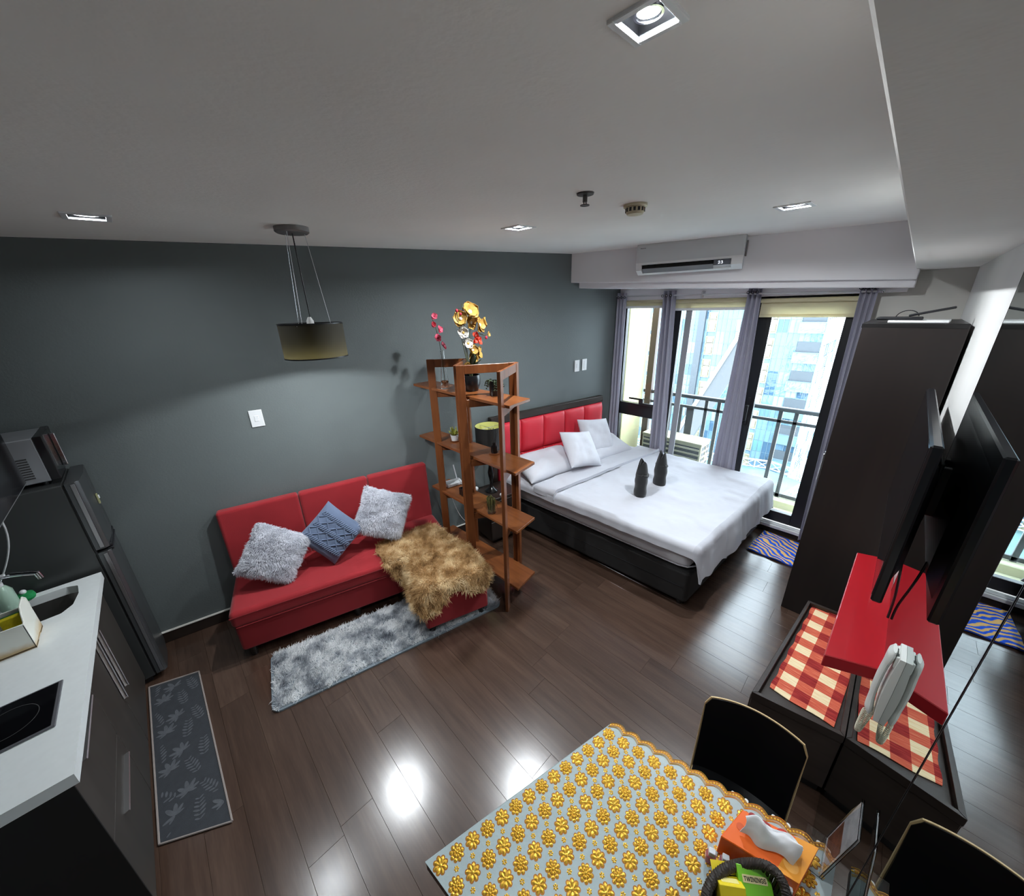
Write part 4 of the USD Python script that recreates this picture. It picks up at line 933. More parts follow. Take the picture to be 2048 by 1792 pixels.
ty = carton('tea_box', 'yellow tea box standing in the wicker basket beside the green one', (2.012, .168, .764), -52, 0, .058, .036, .112, M('yellow_card', lin(240, 214, 40), .4))
obj('flap', tf(bx(-.031, .031, 0, .001, 0, .022, 0), (0, .021, .112), rx=-28), f'{W}/Looks/yellow_card', ty); obj('label', poly(rr(.04, .016, .002), .1121, .1127).apply_translation([-.02, -.008, 0]), M('pale_yellow', lin(250, 236, 150), .4), ty, smooth=False)
bgt = thing('tea_sachet', 'single pale green tea sachet tucked beside the green tea box', 'tea bag', (2.088, .085, .80), -52)
obj('packet', tf(rbx(-.02, .02, -.003, .003, 0, .055, .0028), rx=-10), M('sachet_green', lin(190, 214, 170), .4), bgt); obj('seam', tf(bx(-.02, .02, -.0034, .0034, .047, .055, 0), rx=-10), f'{W}/Looks/pale_green', bgt)

m_pinkl = pane('pink_liquid', (.86, .42, .44), 1.4); m_cap = M('white_cap', (.68, .70, .74), .4)
lotion = None
for k, (x, y) in enumerate(((2.150, .262), (2.163, .232), (2.176, .200), (2.190, .168), (2.203, .136), (2.214, .104))):
    lb = 'pink toiletry bottle, ' + ('at the left end of the row beside the tissue box', 'second from the left end of the row by the tissue box', 'third from the left end of the row by the tissue box', 'fourth from the left of the row, half behind the basket', 'fifth from the left of the row, behind the basket rim', 'at the mirror end of the row beside the tissue box')[k]
    if lotion is None:
        lotion = thing('toiletry_bottle', lb, 'bottle', (x - .022, y, ZT), -70, 'row of small toiletry bottles')
        obj('bottle', rbx(-.012, .012, -.010, .010, 0, .030, .004), M('pink_bottle', lin(206, 120, 124), .12, transmission_weight=.55), lotion); obj('cap', rbx(-.008, .008, -.007, .007, .0295, .046, .002), m_cap, lotion)
        obj('label', bx(-.0126, .0126, -.006, .006, .008, .022, 0), M('clear_label', lin(224, 180, 180), .3), lotion)
    else: dup(lotion, lb, (x - .022, y, ZT), -70, 'row of small toiletry bottles')

sg_ = thing('sign_holder', 'clear acrylic stand with printed leaflets leaning against the mirror behind the tissue box', 'stand', (2.350, .047, ZT), 0)
def lean(m): return tf(m, rx=7)
obj('leaflet', lean(bx(-.05, .05, .0, .0012, .006, .215, 0)), M('paper', (.62, .62, .64), .6, .25, 30), sg_)
obj('picture', lean(bx(-.044, .044, .0013, .0018, .02, .12, 0)), M('brown_print', lin(150, 92, 66), .5, .5, 40), sg_)
obj('acrylic', lean(cc([bx(-.056, .056, .002, .0035, .0, .22, .0005), bx(-.056, .056, -.0025, -.001, .0, .22, .0005)])), m_clear, sg_)
obj('foot', bx(-.056, .056, -.006, .045, 0, .003, .0005), m_clear, sg_)
# ---------------------------------------------------------------- kitchen
m_lam = wood('cabinet_laminate', (.030, .025, .022), (.042, .036, .031), (.055, .047, .041), .45, axis=2, bump=.0001)
m_stone = M('white_stone', lin(222, 226, 226), .3, .02, 40)
m_inox = M('satin_inox', (.36, .35, .34), .35, metallic=1.0)
KX, K0, K1, KH = .905, 1.688, 3.012, .86
ct = thing('worktop', 'white stone kitchen worktop with an undermount sink cut-out', 'worktop')
SK = Polygon([(.45, 2.712), (.66, 2.70), (.80, 2.712), (.835, 2.76), (.848, 2.86), (.84, 2.945), (.80, 2.968), (.45, 2.968)]).buffer(-.012).buffer(.012)
sl = Polygon([(XK + .002, K0), (KX, K0), (KX + .018, K1), (XK + .002, K1)])
obj('slab', poly(sl.difference(SK), KH - .042, KH), m_stone, ct, smooth=False)
sk = thing('sink', 'stainless steel sink bowl under the white worktop', 'sink')
ring0 = np.array(SK.buffer(.004).exterior.coords); ring1 = np.array(affinity.scale(SK, .90, .88).exterior.coords)
def resample(r, n=64):
    l = LineString(r); return np.array([l.interpolate(t, True).coords[0] for t in np.linspace(0, 1, n)])
r0, r1 = resample(ring0), resample(ring1); k0 = np.argmin(np.linalg.norm(r1[:-1] - r0[0], axis=1)); r1 = np.vstack([np.roll(r1[:-1], -k0, 0), r1[k0:k0 + 1]])
lay = [np.c_[r0, np.full(64, KH - .034)], np.c_[r0 * .4 + r1 * .6, np.full(64, KH - .15)], np.c_[r1, np.full(64, KH - .19)], np.c_[np.tile(r1.mean(0), (64, 1)), np.full(64, KH - .195)]]
bm_ = surf(np.array(lay), .0015); obj('bowl', bm_, m_inox, sk)
obj('drain', tf(lathe([(0, 0), (.03, 0), (.032, .003), (.012, .004), (0, .001)], 24), (*r1.mean(0), KH - .194)), m_chrome, sk)
fc = thing('tap', 'chrome swan-neck kitchen tap behind the sink', 'tap', (.60, 2.985, KH + .0005), -30)
obj('body', lathe([(0, 0), (.026, 0), (.026, .008), (.018, .014), (.018, .10), (.014, .13), (0, .135)], 24), m_chrome, fc)
obj('spout', tube(bez((0, 0, .10), (.0, -.01, .18), (.08, .0, .17), (.165, .02, .145), n=16), [.014] * 6 + [.012] * 10, 12), m_chrome, fc)
obj('nozzle', cyl((.160, .018, .15), (.166, .020, .115), .012, 14), m_chrome, fc); obj('lever', tube([(0, 0, .13), (-.02, .02, .16), (-.06, .03, .175)], .006, 8), m_chrome, fc)
cab = thing('kitchen_cabinet', 'dark laminate kitchen base cabinet with two doors beside the fridge', 'cabinet')
cab2 = thing('kitchen_cabinet', 'dark laminate kitchen base unit with two wide drawers at the near end of the worktop', 'cabinet')
def bar_handle(parent, c, L, vertical):
    prof = np.array([(0, 0), (.016, .004), (.0185, .0), (.016, -.003), (.003, -.004)])
    def pt(p, s): return (KX - .012 + p[0], c[0], c[1] + s) if vertical else (KX - .012 + p[0], c[0] + s, c[1])
    d = 1
    V = []
    for s in (-L / 2, L / 2):
        for p in prof:
            q = (KX - .014 + p[0], c[0] + (p[1] if vertical else s), c[1] + (s if vertical else p[1])); V.append(q)
    obj('handle', cc([hull(np.array(V)[[0, 1, 5, 6, 4, 9]]), hull(np.array(V)[[1, 2, 3, 6, 7, 8]])]), m_steel, parent, label='brushed steel bar handle')
def front(parent, nm, y0, y1, z0, z1):
    d = part(nm, parent); obj('panel', bx(KX - .033, KX - .014, y0 + .0015, y1 - .0015, z0 + .0015, z1 - .0015, .0015), m_lam, d); return d
obj('body', bx(XK + .002, KX - .034, 2.19, K1 - .004, .09, .64, .002), m_lam, cab); obj('plinth', bx(XK + .002, KX - .06, 2.19, K1 - .004, 0, .09, .002), m_black, cab)
obj('body', bx(XK + .002, KX - .034, K0 + .006, 2.188, .09, KH - .043, .002), m_lam, cab2); obj('plinth', bx(XK + .002, KX - .06, K0 + .006, 2.188, 0, .09, .002), m_black, cab2)
obj('end_panel', bx(XK + .002, KX - .012, K0 + .001, K0 + .007, .02, KH - .043, .001), M('end_panel_black', (.006, .006, .006), .6), cab2)
obj('back', bx(XK + .002, XK + .02, 2.19, K1 - .004, .64, KH - .043, .002), m_lam, cab)
d = front(cab, 'door', 2.494, K1 - .004, .095, KH - .045); bar_handle(d, (2.570, .60), .36, True)
d = front(cab, 'door', 2.19, 2.492, .095, KH - .045); bar_handle(d, (2.468, .62), .38, True)
d = front(cab2, 'drawer', K0 + .008, 2.188, .50, KH - .045); bar_handle(d, (1.955, .79), .31, False)
d = front(cab2, 'drawer', K0 + .008, 2.188, .095, .498); bar_handle(d, (1.995, .42), .28, False)
hb_ = thing('hob', 'black glass two-zone cooking hob set in the worktop', 'hob', (0, 0, KH))
obj('frame', bx(.46, .848, 1.942, 2.182, .0003, .007, .002), M('hob_trim', (.10, .10, .11), .35), hb_); obj('glass', bx(.464, .838, 1.950, 2.174, .004, .0085, .001), M('hob_glass', (.004, .004, .005), .06), hb_)
for x_c in (.55, .73): obj('zone', tf(poly(Point(0, 0).buffer(.072, 20).difference(Point(0, 0).buffer(.070, 20)), 0, .0003), (x_c, 2.062, .0085)), M('zone_grey', (.06, .06, .06), .4) if x_c < .6 else f'{W}/Looks/zone_grey', hb_, smooth=False)
# dish caddy, soap, pot
m_cad = M('caddy_plastic', lin(226, 226, 216), .38, .0)
m_cads = usdkit.material(stage, f'{W}/Looks/caddy_stained', {'c': ('texture_coordinate', {}), 's': ('separate_xyz', {}), 'n': ('noise_texture', {'scale': 14.0, 'detail': 3.0}), 'a': ('math', {'math_type': 'multiply_add', 'value2': .07}), 'r': ('rgb_ramp', {'ramp': [(.02, lin(150, 118, 78)), (.055, lin(196, 170, 128)), (.085, lin(226, 226, 216)), (1, lin(226, 226, 216))]}), 'p': ('principled_bsdf', {'roughness': .38})},
                         [('c.object', 's.vector'), ('c.object', 'n.vector'), ('n.fac', 'a.value1'), ('s.z', 'a.value3'), ('a.value', 'r.fac'), ('r.color', 'p.base_color')], surface='p.BSDF')
dc = thing('dish_caddy', 'white plastic cutlery caddy with brownish water stains next to the sink', 'caddy', (.655, 2.575, KH + .0005), 0)
hw, hl = .095, .080
def wallp(y): return [(-hw, y, 0), (hw, y, 0)]
cad = []
for y0, y1, h_ in ((-hl, -hl + .003, .125), (hl - .003, hl, .125)): cad.append(bx(-hw, hw, y0, y1, 0, h_, .001))
prof = Polygon([(-hl, 0), (-.03, 0), (-.03, .012), (.02, .012), (.03, .0), (hl, 0), (hl, .125), (hl - .01, .165), (hl - .035, .185), (-hl + .055, .180), (-hl + .03, .155), (-hl + .012, .128), (-hl, .125)]).buffer(.004).buffer(-.004)
sp = poly(prof, 0, .003); sp.apply_transform(np.array([[0, 0, 1, hw - .003], [1, 0, 0, 0], [0, 1, 0, 0], [0, 0, 0, 1.0]])); cad.append(sp)
cad.append(bx(-hw, -hw + .003, -hl, hl, 0, .125, .001)); cad.append(bx(-hw, hw, -hl, hl, .004, .008, 0))
obj('body', cc(cad), m_cads, dc, smooth=False)
obj('rim', tube([(-hw, -hl, .125), (hw, -hl, .125), (hw, -hl + .012, .128), (hw, -hl + .03, .155), (hw, -hl + .055, .180), (hw, hl - .035, .186), (hw, hl - .01, .166), (hw, hl, .125), (-hw, hl, .125)], .0032, 8), m_cad, dc)
obj('divider', bx(-.01, -.007, -hl, hl, .005, .11, 0), m_cad, dc)
sp_ = thing('sponge', 'yellow and green scouring sponge standing in the white cutlery caddy', 'sponge', (.70, 2.60, KH + .0095), 10)
obj('foam', rbx(-.03, .03, -.012, .012, 0, .118, .006), M('yellow_foam', lin(232, 214, 40), .9, .1, 200), sp_); obj('scourer', rbx(-.03, .03, .012, .018, 0, .118, .002), M('green_scourer', lin(30, 110, 60), .95, .2, 300), sp_)
la = thing('ladle', 'steel ladle standing in the white cutlery caddy', 'ladle', (.625, 2.575, KH + .0095), 0)
obj('handle', tube(bez((0, 0, .0), (.0, .0, .1), (.01, .0, .165)), .004, 8), m_chrome, la); obj('bowl', tf(lathe([(0, 0), (.02, .004), (.03, .016), (.031, .018), (.019, .007), (0, .003)], 20), (.03, 0, .165), ry=20), m_chrome, la)
so = thing('soap_bottle', 'pale green soap pump bottle with a white pump behind the sink', 'bottle', (.572, 2.93, KH + .0005))
so_g = M('soap_green', lin(196, 226, 206), .25, transmission_weight=.4)
stage.GetPrimAtPath(so).GetAttribute('xformOp:translate').Set(Gf.Vec3d(.625, 2.935, KH + .0005))
obj('bottle', lathe([(0, 0), (.03, 0), (.033, .01), (.033, .10), (.02, .125), (.014, .13), (0, .13)], 24), so_g, so); obj('pump', cc([lathe([(0, .13), (.016, .13), (.016, .145), (.006, .148), (.006, .175), (0, .175)], 18), rbx(-.008, .035, -.007, .007, .172, .184, .004)]), m_white, so)
gs = thing('scrub_brush', 'round green dish scrubber lying behind the sink', 'brush', (.665, 2.985, KH + .0005)); obj('pad', lathe([(0, 0), (.03, 0), (.034, .012), (.03, .03), (0, .035)], 20), M('scrub_green', lin(20, 130, 70), .9, .2, 200), gs); obj('knob', tf(ball((0, 0, 0), .012, 2), (0, 0, .042)), m_white, gs)
po = thing('saucepan', 'dark blue-grey saucepan at the left edge behind the hob', 'saucepan', (.585, 2.305, KH + .0005)); obj('pot', lathe([(0, 0), (.075, 0), (.085, .008), (.088, .085), (.090, .088), (.084, .088), (.082, .012), (0, .010)], 36), M('pan_enamel', lin(34, 38, 52), .3), po); obj('handle', tf(rbx(-.20, -.085, -.012, .012, .06, .074, .006), rz=70), m_black, po)

m_fr = M('fridge_grey', lin(72, 74, 74), .38, .03, 2, metallic=.55)
m_frd = M('fridge_door', lin(96, 98, 100), .30, .03, 2, metallic=.7)
FX, F0, F1, FH = .985, 3.045, 3.375, 1.372
fr = thing('refrigerator', 'dark grey two-door refrigerator in the corner by the grey wall', 'refrigerator')
obj('body', bx(XK + .03, FX - .055, F0, F1, .04, FH, .006), m_fr, fr)
obj('base', bx(XK + .05, FX - .075, F0 + .02, F1 - .02, 0, .04), m_black, fr)
def fdoor(z0, z1):
    d = part('door', fr)
    sec = [(FX - .050, F0 - .004), (FX - .012, F0 - .004), (FX + .004, F0 + .008), (FX + .012, (F0 + F1) / 2), (FX + .004, F1 - .008), (FX - .012, F1 + .002), (FX - .05, F1 + .002)]
    obj('panel', quad(sec, z0, z1, .002), m_frd, d); obj('edge_trim', bx(FX - .03, FX - .014, F0 - .0065, F0 - .003, z0 + .01, z1 - .01, .001), M('fridge_trim', (.42, .42, .43), .3, metallic=.9) if z0 > .5 else f'{W}/Looks/fridge_trim', d); return d
d = fdoor(.975, FH + .004)
obj('grip', bx(FX - .01, FX + .012, F0 + .02, F1 - .05, .968, .986, .003), m_black, d)
d = fdoor(.05, .955); obj('grip', bx(FX - .01, FX + .014, F0 + .02, F1 - .05, .945, .962, .003), m_black, d)
obj('gasket', bx(FX - .056, FX - .048, F0 + .003, F1 - .003, .06, FH - .01, .001), m_black, fr)
mg = thing('fridge_magnet', 'small pale magnet on the upper fridge door', 'magnet', (FX + .0125, 3.235, 1.20)); obj('body', rbx(0, .008, -.012, .012, -.03, .03, .003), M('magnet_beige', lin(150, 150, 110), .5), mg); obj('figure', rbx(.007, .013, -.008, .008, .0, .02, .003), m_white, mg)
mw = thing('microwave', 'silver microwave with vented side and black door on top of the fridge', 'microwave', (0, 0, FH + .001))
m_silver = M('silver_paint', lin(150, 152, 156), .4, metallic=.5)
obj('body', bx(.47, .90, 3.10, 3.37, .018, .245, .004), m_silver, mw)
obj('door', bx(.90, .932, 3.098, 3.29, .020, .250, .003), M('mw_black', (.008, .008, .009), .12), mw); obj('control_panel', bx(.90, .930, 3.292, 3.37, .020, .250, .003), M('mw_panel', (.02, .02, .022), .3), mw)
obj('door_handle', rbx(.932, .952, 3.268, 3.282, .045, .225, .004), m_chrome, mw)
vt = []
for i in range(4):
    for j in range(9): vt.append(bx(.64 + i * .058, .68 + i * .058, 3.0985, 3.1005, .045 + j * .0125, .052 + j * .0125, 0))
obj('vent', cc(vt), M('mw_vent', (.03, .03, .03), .7), mw)
for x_c in (.50, .87):
    for y_c in (3.13, 3.34): obj('foot', cyl((x_c, y_c, 0), (x_c, y_c, .019), .012, 12), m_black, mw)
uc = thing('upper_cabinet', 'black glossy wall cabinet at the left edge above the worktop', 'cabinet')
m_gl = M('black_gloss', (.010, .010, .012), .12)
obj('body', bx(XK + .002, .835, 1.70, 2.925, 1.452, 2.32, .002), m_gl, uc)
for a, b in ((1.702, 2.312), (2.315, 2.924)):
    for z0, z1 in ((1.452, 1.80), (1.803, 2.32)):
        d = part('door', uc); obj('panel', bx(.836, .854, a, b, z0, z1, .002), m_gl, d); obj('edge', bx(.834, .8545, a, b, z0 - .001, z0 + .004, .001), m_steel, d)
wr = thing('kitchen_wire', 'thin white cable hanging down from the wall cabinet by the fridge', 'cable'); obj('cable', tube(bez((.70, 2.90, 1.452), (.76, 2.98, 1.30), (.72, 3.02, 1.1), (.60, 3.03, .98), (.56, 3.03, .87), n=20), .004, 6), m_white, wr); obj('plug', rbx(.545, .575, 3.015, 3.04, .8605, .895, .004), m_white, wr)

# ---------------------------------------------------------------- ceiling things, air conditioner, switches
LBL = ['square white recessed downlight nearest the camera', 'square recessed downlight above the kitchen, left of the pendant', 'square recessed downlight between the pendant and the sprinkler', 'square recessed downlight nearest the air conditioner']
m_lampon = emit('lamp_on', COOL, DOWN); m_lampon2 = emit('lamp_on_dim', COOL, DOWN * .22)
m_hous = M('housing_black', (.012, .012, .014), .5)
for (lx, ly, h), lb in zip(LIGHTS, LBL):
    zc = cz(lx, ly); k = h / .062
    dl = thing('downlight', lb, 'ceiling light', (lx, ly, zc), 0, 'recessed downlights')
    def T(m): m = m.copy(); m.vertices[:, 2] += .031 * m.vertices[:, 0] + .011 * m.vertices[:, 1]; return m
    o, i_ = h * 1.16, h * .86
    for a in ([-o, o, -o, -i_], [-o, o, i_, o], [-o, -i_, -i_, i_], [i_, o, -i_, i_]): obj('frame', T(bx(*a, -.005, .003, .001)), m_white, dl)
    hs_ = [bx(-h, h, -h, -h + .002, 0, .06, 0), bx(-h, h, h - .002, h, 0, .06, 0), bx(-h, -h + .002, -h, h, 0, .06, 0), bx(h - .002, h, -h, h, 0, .06, 0), bx(-h, h, -h, h, .045, .048, 0)]
    obj('housing', T(cc(hs_)), m_hous, dl, smooth=False)
    obj('ring', T(tf(lathe([(.030 * k, 0), (.036 * k, 0), (.036 * k, .006), (.030 * k, .004)], 32), (0, 0, .004))), m_chrome, dl)
    obj('reflector', T(tf(lathe([(.0305 * k, 0), (.022 * k, .02), (.021 * k, .02), (.029 * k, .0)], 32), (0, 0, .008))), m_chrome, dl)
    obj('lamp', T(tf(lathe([(0, -.002), (.018 * k, -.001), (.026 * k, .004), (.026 * k, .006), (0, .006)], 28), (0, 0, .008))), m_lampon2 if lx < 1.5 else m_lampon, dl)
pl = thing('pendant_lamp', 'dark drum pendant lamp on thin wires in front of the grey wall', 'pendant lamp', (2.085, 2.485, 0))
ZCp = cz(2.085, 2.485); PZ0, PZ1, PR = 1.93, 2.11, .158
obj('canopy', lathe([(0, ZCp - .028), (.070, ZCp - .028), (.078, ZCp - .022), (.078, ZCp + .004), (0, ZCp + .004)], 40), M('canopy_grey', (.22, .21, .21), .4, metallic=.6), pl)
m_shade = usdkit.material(stage, f'{W}/Looks/pendant_fabric', {'d': ('principled_bsdf', {'base_color': (.030, .026, .016), 'roughness': .8}), 't': ('translucent_bsdf', {'color': (.10, .08, .03)}), 'x': ('mix_closure', {'fac': .06})}, [('d.BSDF', 'x.closure1'), ('t.BSDF', 'x.closure2')], surface='x.closure')
obj('shade', surf(np.array([[[PR * math.cos(a), PR * math.sin(a), z] for z in (PZ0, PZ1)] for a in np.linspace(0, 2 * math.pi, 65)])), m_shade, pl)
for zz in (PZ0, PZ1 - .006): obj('shade_ring', tf(lathe([(PR - .002, 0), (PR + .002, 0), (PR + .002, .006), (PR - .002, .006), (PR - .002, 0)], 64), (0, 0, zz)), m_black, pl)
for a in (1.9, 4.0, 6.1): obj('wire', tube([(.055 * math.cos(a), .055 * math.sin(a), ZCp - .028), (.10 * math.cos(a), .10 * math.sin(a), PZ1 - .01)], .0012, 6), m_steel, pl)
obj('flex', tube([(0, 0, ZCp - .028), (.004, 0, PZ1 + .02)], .003, 8), m_black, pl); obj('socket', lathe([(0, PZ0 + .10), (.018, PZ0 + .10), (.018, PZ1 + .01), (.008, PZ1 + .03), (0, PZ1 + .03)], 20), m_white, pl)
obj('spider', cc([cyl((0, 0, PZ1 - .012), (PR * math.cos(a), PR * math.sin(a), PZ1 - .012), .0018, 6) for a in (1.9, 4.0, 6.1)]), m_steel, pl)
obj('bulb', tf(lathe([(0, 0), (.018, .001), (.028, .004), (.028, .006), (0, .006)], 24), (0, 0, PZ0 + .045)), emit('bulb_on', COOL, 1100.0), pl); obj('bulb_base', tf(lathe([(0, .0062), (.030, .0062), (.030, .012), (.026, .045), (.018, .06), (0, .06)], 24), (0, 0, PZ0 + .045)), m_white, pl)

spk = thing('sprinkler', 'small dark fire sprinkler head hanging from the ceiling', 'sprinkler', (2.775, 1.222, cz(2.775, 1.222)))
m_spr = M('sprinkler_metal', (.10, .095, .09), .4, metallic=.8)
obj('rosette', lathe([(0, 0), (.034, 0), (.032, -.006), (0, -.008)], 28), m_spr, spk); obj('body', lathe([(0, 0), (.009, 0), (.009, -.03), (0, -.03)], 16), m_spr, spk); obj('deflector', lathe([(0, -.040), (.018, -.040), (.018, -.0425), (0, -.0425)], 20), m_spr, spk); obj('arms', cc([tube(bez((sg * .006, 0, -.02), (sg * .014, 0, -.032), (sg * .002, 0, -.041), n=6), .002, 6) for sg in (-1, 1)]), m_spr, spk)
smk = thing('smoke_detector', 'round cream smoke detector on the ceiling by the air conditioner', 'smoke detector', (3.14, 1.21, cz(3.14, 1.21)))
m_smk = M('cream_plastic', lin(206, 196, 168), .45)
obj('base', lathe([(0, .004), (.050, .004), (.052, -.010), (.050, -.012), (0, -.012)], 36), m_smk, smk); obj('head', lathe([(.040, -.012), (.042, -.026), (.034, -.040), (.012, -.043), (0, -.043)], 36), m_smk, smk)
for k in range(14): obj('vent', tf(bx(.0395, .0428, -.005, .005, -.030, -.016, 0), rz=k * 360 / 14), m_black, smk)

# air conditioner on the beam
d_ = (f1 - f0) / np.linalg.norm(f1 - f0); na = np.array([d_[1], -d_[0]]); na = na if na[0] < 0 else -na
acy = math.degrees(math.atan2(d_[1], d_[0]))      # local x runs along the beam (left to right seen from the room)
def onbeam(y): s = (y - f0[1]) / (f1[1] - f0[1]); return f0 + (f1 - f0) * s
ac0 = onbeam(2.055); ACW = .80
ac = thing('air_conditioner', 'white split air conditioner mounted on the beam above the window', 'air conditioner', (*(ac0), 2.405), acy)
def acsec(k=1.0): return [(0, 0), (-.10, 0), (-.165, .035), (-.185, .075), (-.190, .225), (-.175, .25), (-.15, .258), (0, .258)]
m_ac = M('ac_white', lin(206, 208, 210), .35)
sec = np.array(acsec())
# local: x along, y = -outwards, z up.  outwards is the side of the room
sgn = 1.0 if (rot2(np.array([0, 1.0]), math.radians(acy)) @ na) > 0 else -1.0
def yy(a): return -a * sgn
def solid(sec, x0, x1, rnd=0.0):
    V = [(x, yy(p[0]), p[1]) for x in (x0, x1) for p in sec]; return hull(V)
obj('body', solid([(0, .004), (-.09, .004), (-.148, .036), (-.150, .282), (0, .285)], 0, ACW), m_ac, ac)
u, v = np.meshgrid(np.linspace(0, 1, 20), np.linspace(0, 1, 10), indexing='ij')
pf = np.array([(-.146, .078), (-.186, .085), (-.192, .12), (-.191, .20), (-.182, .235), (-.150, .285)])
obj('front_cover', hull([(x, yy(p[0]) if 0.02 < x < ACW - .02 else yy(p[0] * .96), p[1]) for x in (0, .03, ACW - .03, ACW) for p in pf]), m_ac, ac)
lip = [(-.10, .000), (-.168, .030), (-.186, .078), (-.178, .080), (-.150, .034), (-.09, .006)]
obj('side_lip', hull([(x, yy(p[0]), p[1]) for x in (0, .045) for p in lip]), m_alu, ac)
obj('side_lip', hull([(x, yy(p[0]), p[1]) for x in (ACW - .075, ACW) for p in lip]), m_alu, ac)
obj('top_lip', hull([(x, yy(p[0]), p[1]) for x in (0, ACW) for p in ((-.184, .072), (-.187, .088), (-.150, .088), (-.150, .072))]), m_alu, ac)
obj('bottom_lip', hull([(x, yy(p[0]), p[1]) for x in (0, ACW) for p in ((-.085, -.001), (-.118, .010), (-.112, .020), (-.08, .006))]), m_alu, ac)
obj('outlet', hull([(x, yy(p[0]), p[1]) for x in (.045, ACW - .20) for p in ((-.1505, .034), (-.1505, .074), (-.149, .034), (-.149, .074))]), M('outlet_black', (.004, .004, .004), .7), ac)
obj('louvre', hull([(x, yy(p[0]), p[1]) for x in (.05, ACW - .20) for p in ((-.120, .012), (-.172, .040), (-.172, .043), (-.120, .016))]), M('louvre_grey', (.22, .22, .23), .4), ac)
dp = [(-.160, .033), (-.181, .066), (-.184, .070), (-.160, .072)]
obj('display', hull([(x, yy(p[0]), p[1]) for x in (ACW - .195, ACW - .078) for p in dp]), M('ac_display', (.08, .085, .10), .15), ac)
t23 = meshkit.text_mesh('23', .022, .0006); t23.apply_translation([-t23.bounds[0][0], 0, 0]); 
Rm = np.eye(4); xa = np.array([1.0, 0, 0]); za = np.array([0, yy(-.181) - yy(-.160), .033]); za /= np.linalg.norm(za); ya = np.cross(za, xa) ; 
Rm[:3, 0] = xa; Rm[:3, 1] = za; Rm[:3, 2] = np.cross(xa, za); 
t23.apply_transform(Rm); c_ = np.array([ACW - .165, yy(-.166), .042]); outn = np.array([0, yy(-.033), -.021]); outn /= np.linalg.norm(outn); t23.apply_translation(c_ + outn * .0012)
if Rm[1, 2] * yy(-1) < 0: pass
obj('digits', t23, emit('led_digits', (.75, .85, 1.0), 1.2), ac, smooth=False)
obj('hose_cover', bx(ACW, ACW + .012, min(yy(-.02), yy(-.06)), max(yy(-.02), yy(-.06)), .09, .20, .003), M('grey_clip', (.25, .23, .23), .5), ac)
obj('badge', bx(.03, .075, min(yy(-.1915), yy(-.1925)), max(yy(-.1915), yy(-.1925)), .196, .199, 0), m_hous, ac)

def switch(label, x, z, w, h, gangs):
    p = thing('light_switch', label, 'switch', (*gw(x, .0005), z), -10.2, 'switches on the grey wall')
    obj('plate', rbx(-w / 2, w / 2, -.008, 0, -h / 2, h / 2, .004), m_white, p)
    for k in range(gangs): obj('rocker', rbx(-w * .16, w * .16, -.0115, -.006, -h * .17 + (k - (gangs - 1) / 2) * h * .36, h * .17 + (k - (gangs - 1) / 2) * h * .36, .002), m_white, p)
switch('white light switch on the bare grey wall above the sofa', 1.848, 1.488, .078, .118, 1)
switch('white wall plate near the curtain, left one of the pair', 4.80, 1.545, .07, .125, 1)
switch('white wall plate near the curtain, right one of the pair', 4.91, 1.548, .07, .125, 2)

# ---------------------------------------------------------------- curtains, rod, blinds
m_cur = usdkit.material(stage, f'{W}/Looks/grey_satin', {'d': ('principled_bsdf', {'base_color': lin(178, 176, 190), 'roughness': .42, 'sheen_weight': .2}), 't': ('translucent_bsdf', {'color': lin(170, 168, 186)}), 'x': ('mix_closure', {'fac': .28})}, [('d.BSDF', 'x.closure1'), ('t.BSDF', 'x.closure2')], surface='x.closure')
m_cur2 = m_cur
rod = thing('curtain_rod', 'thin steel curtain rod running across the top of the window', 'curtain rod')
RX, RZ = XW - .085, 2.225
obj('rod', cyl((RX, .43, RZ - .015), (RX, 2.73, RZ + .03), .008, 12), m_steel, rod); obj('finial', ball((RX, .425, RZ - .015), .013, 2), m_chrome, rod)
obj('bracket', cc([bx(RX - .004, XW - .028, 1.68, 1.695, RZ + .02, RZ + .045), bx(RX - .012, RX + .012, 1.68, 1.695, RZ - .02, RZ + .03)]), m_steel, rod)
def curtain(label, y0, y1, b0, b1, zb, folds, seed, amp=.022, sw=0.0):
    p = thing('curtain', label, 'curtain', group='grey satin curtains')
    n, k = 110, 40; u, v = np.meshgrid(np.linspace(0, 1, n), np.linspace(0, 1, k), indexing='ij')
    top = 2.285; z = zb + (top - zb) * v
    a = b0 + (y0 - b0) * v; b = b1 + (y1 - b1) * v
    wv = np.sin(u * folds * 2 * math.pi + seed + .5 * np.sin(v * 3)) 
    x = RX - sw * (1 - u) + amp * wv * (.8 + .2 * v) + .010 * (meshkit.fbm(np.dstack([u * 8, v * 5, 0 * u + seed]), 2, seed) - .5)
    y = a + (b - a) * (u + .018 * np.cos(u * folds * 4 * math.pi))
    m = surf(np.dstack([x, y, z]), .003); m.fix_normals(); obj('cloth', m, m_cur, p)
    for q in range(int(folds)):
        yy_ = y0 + (y1 - y0) * (q + .25) / folds; obj('eyelet', cc([tf(lathe([(.009, -.0015), (.013, -.0015), (.013, .0015), (.009, .0015)], 18), (RX - amp - .006, yy_, RZ + .012), ry=90)]), m_hous, p)
    return p
curtain('grey satin curtain bunched against the grey wall at the left of the window', 2.485, 2.60, 2.475, 2.60, .30, 3, 1, .016, 0.0)
curtain('grey satin curtain hanging between the left and middle panes', 2.075, 1.95, 2.04, 1.86, .30, 3, 2, .022)
curtain('grey satin curtain hanging beside the balcony door frame', 1.30, 1.20, 1.36, 1.12, .20, 3, 3, .022)
curtain('grey satin curtain at the right end, mostly hidden by the wardrobe', .555, .455, .50, .43, .05, 3, 4, .016)
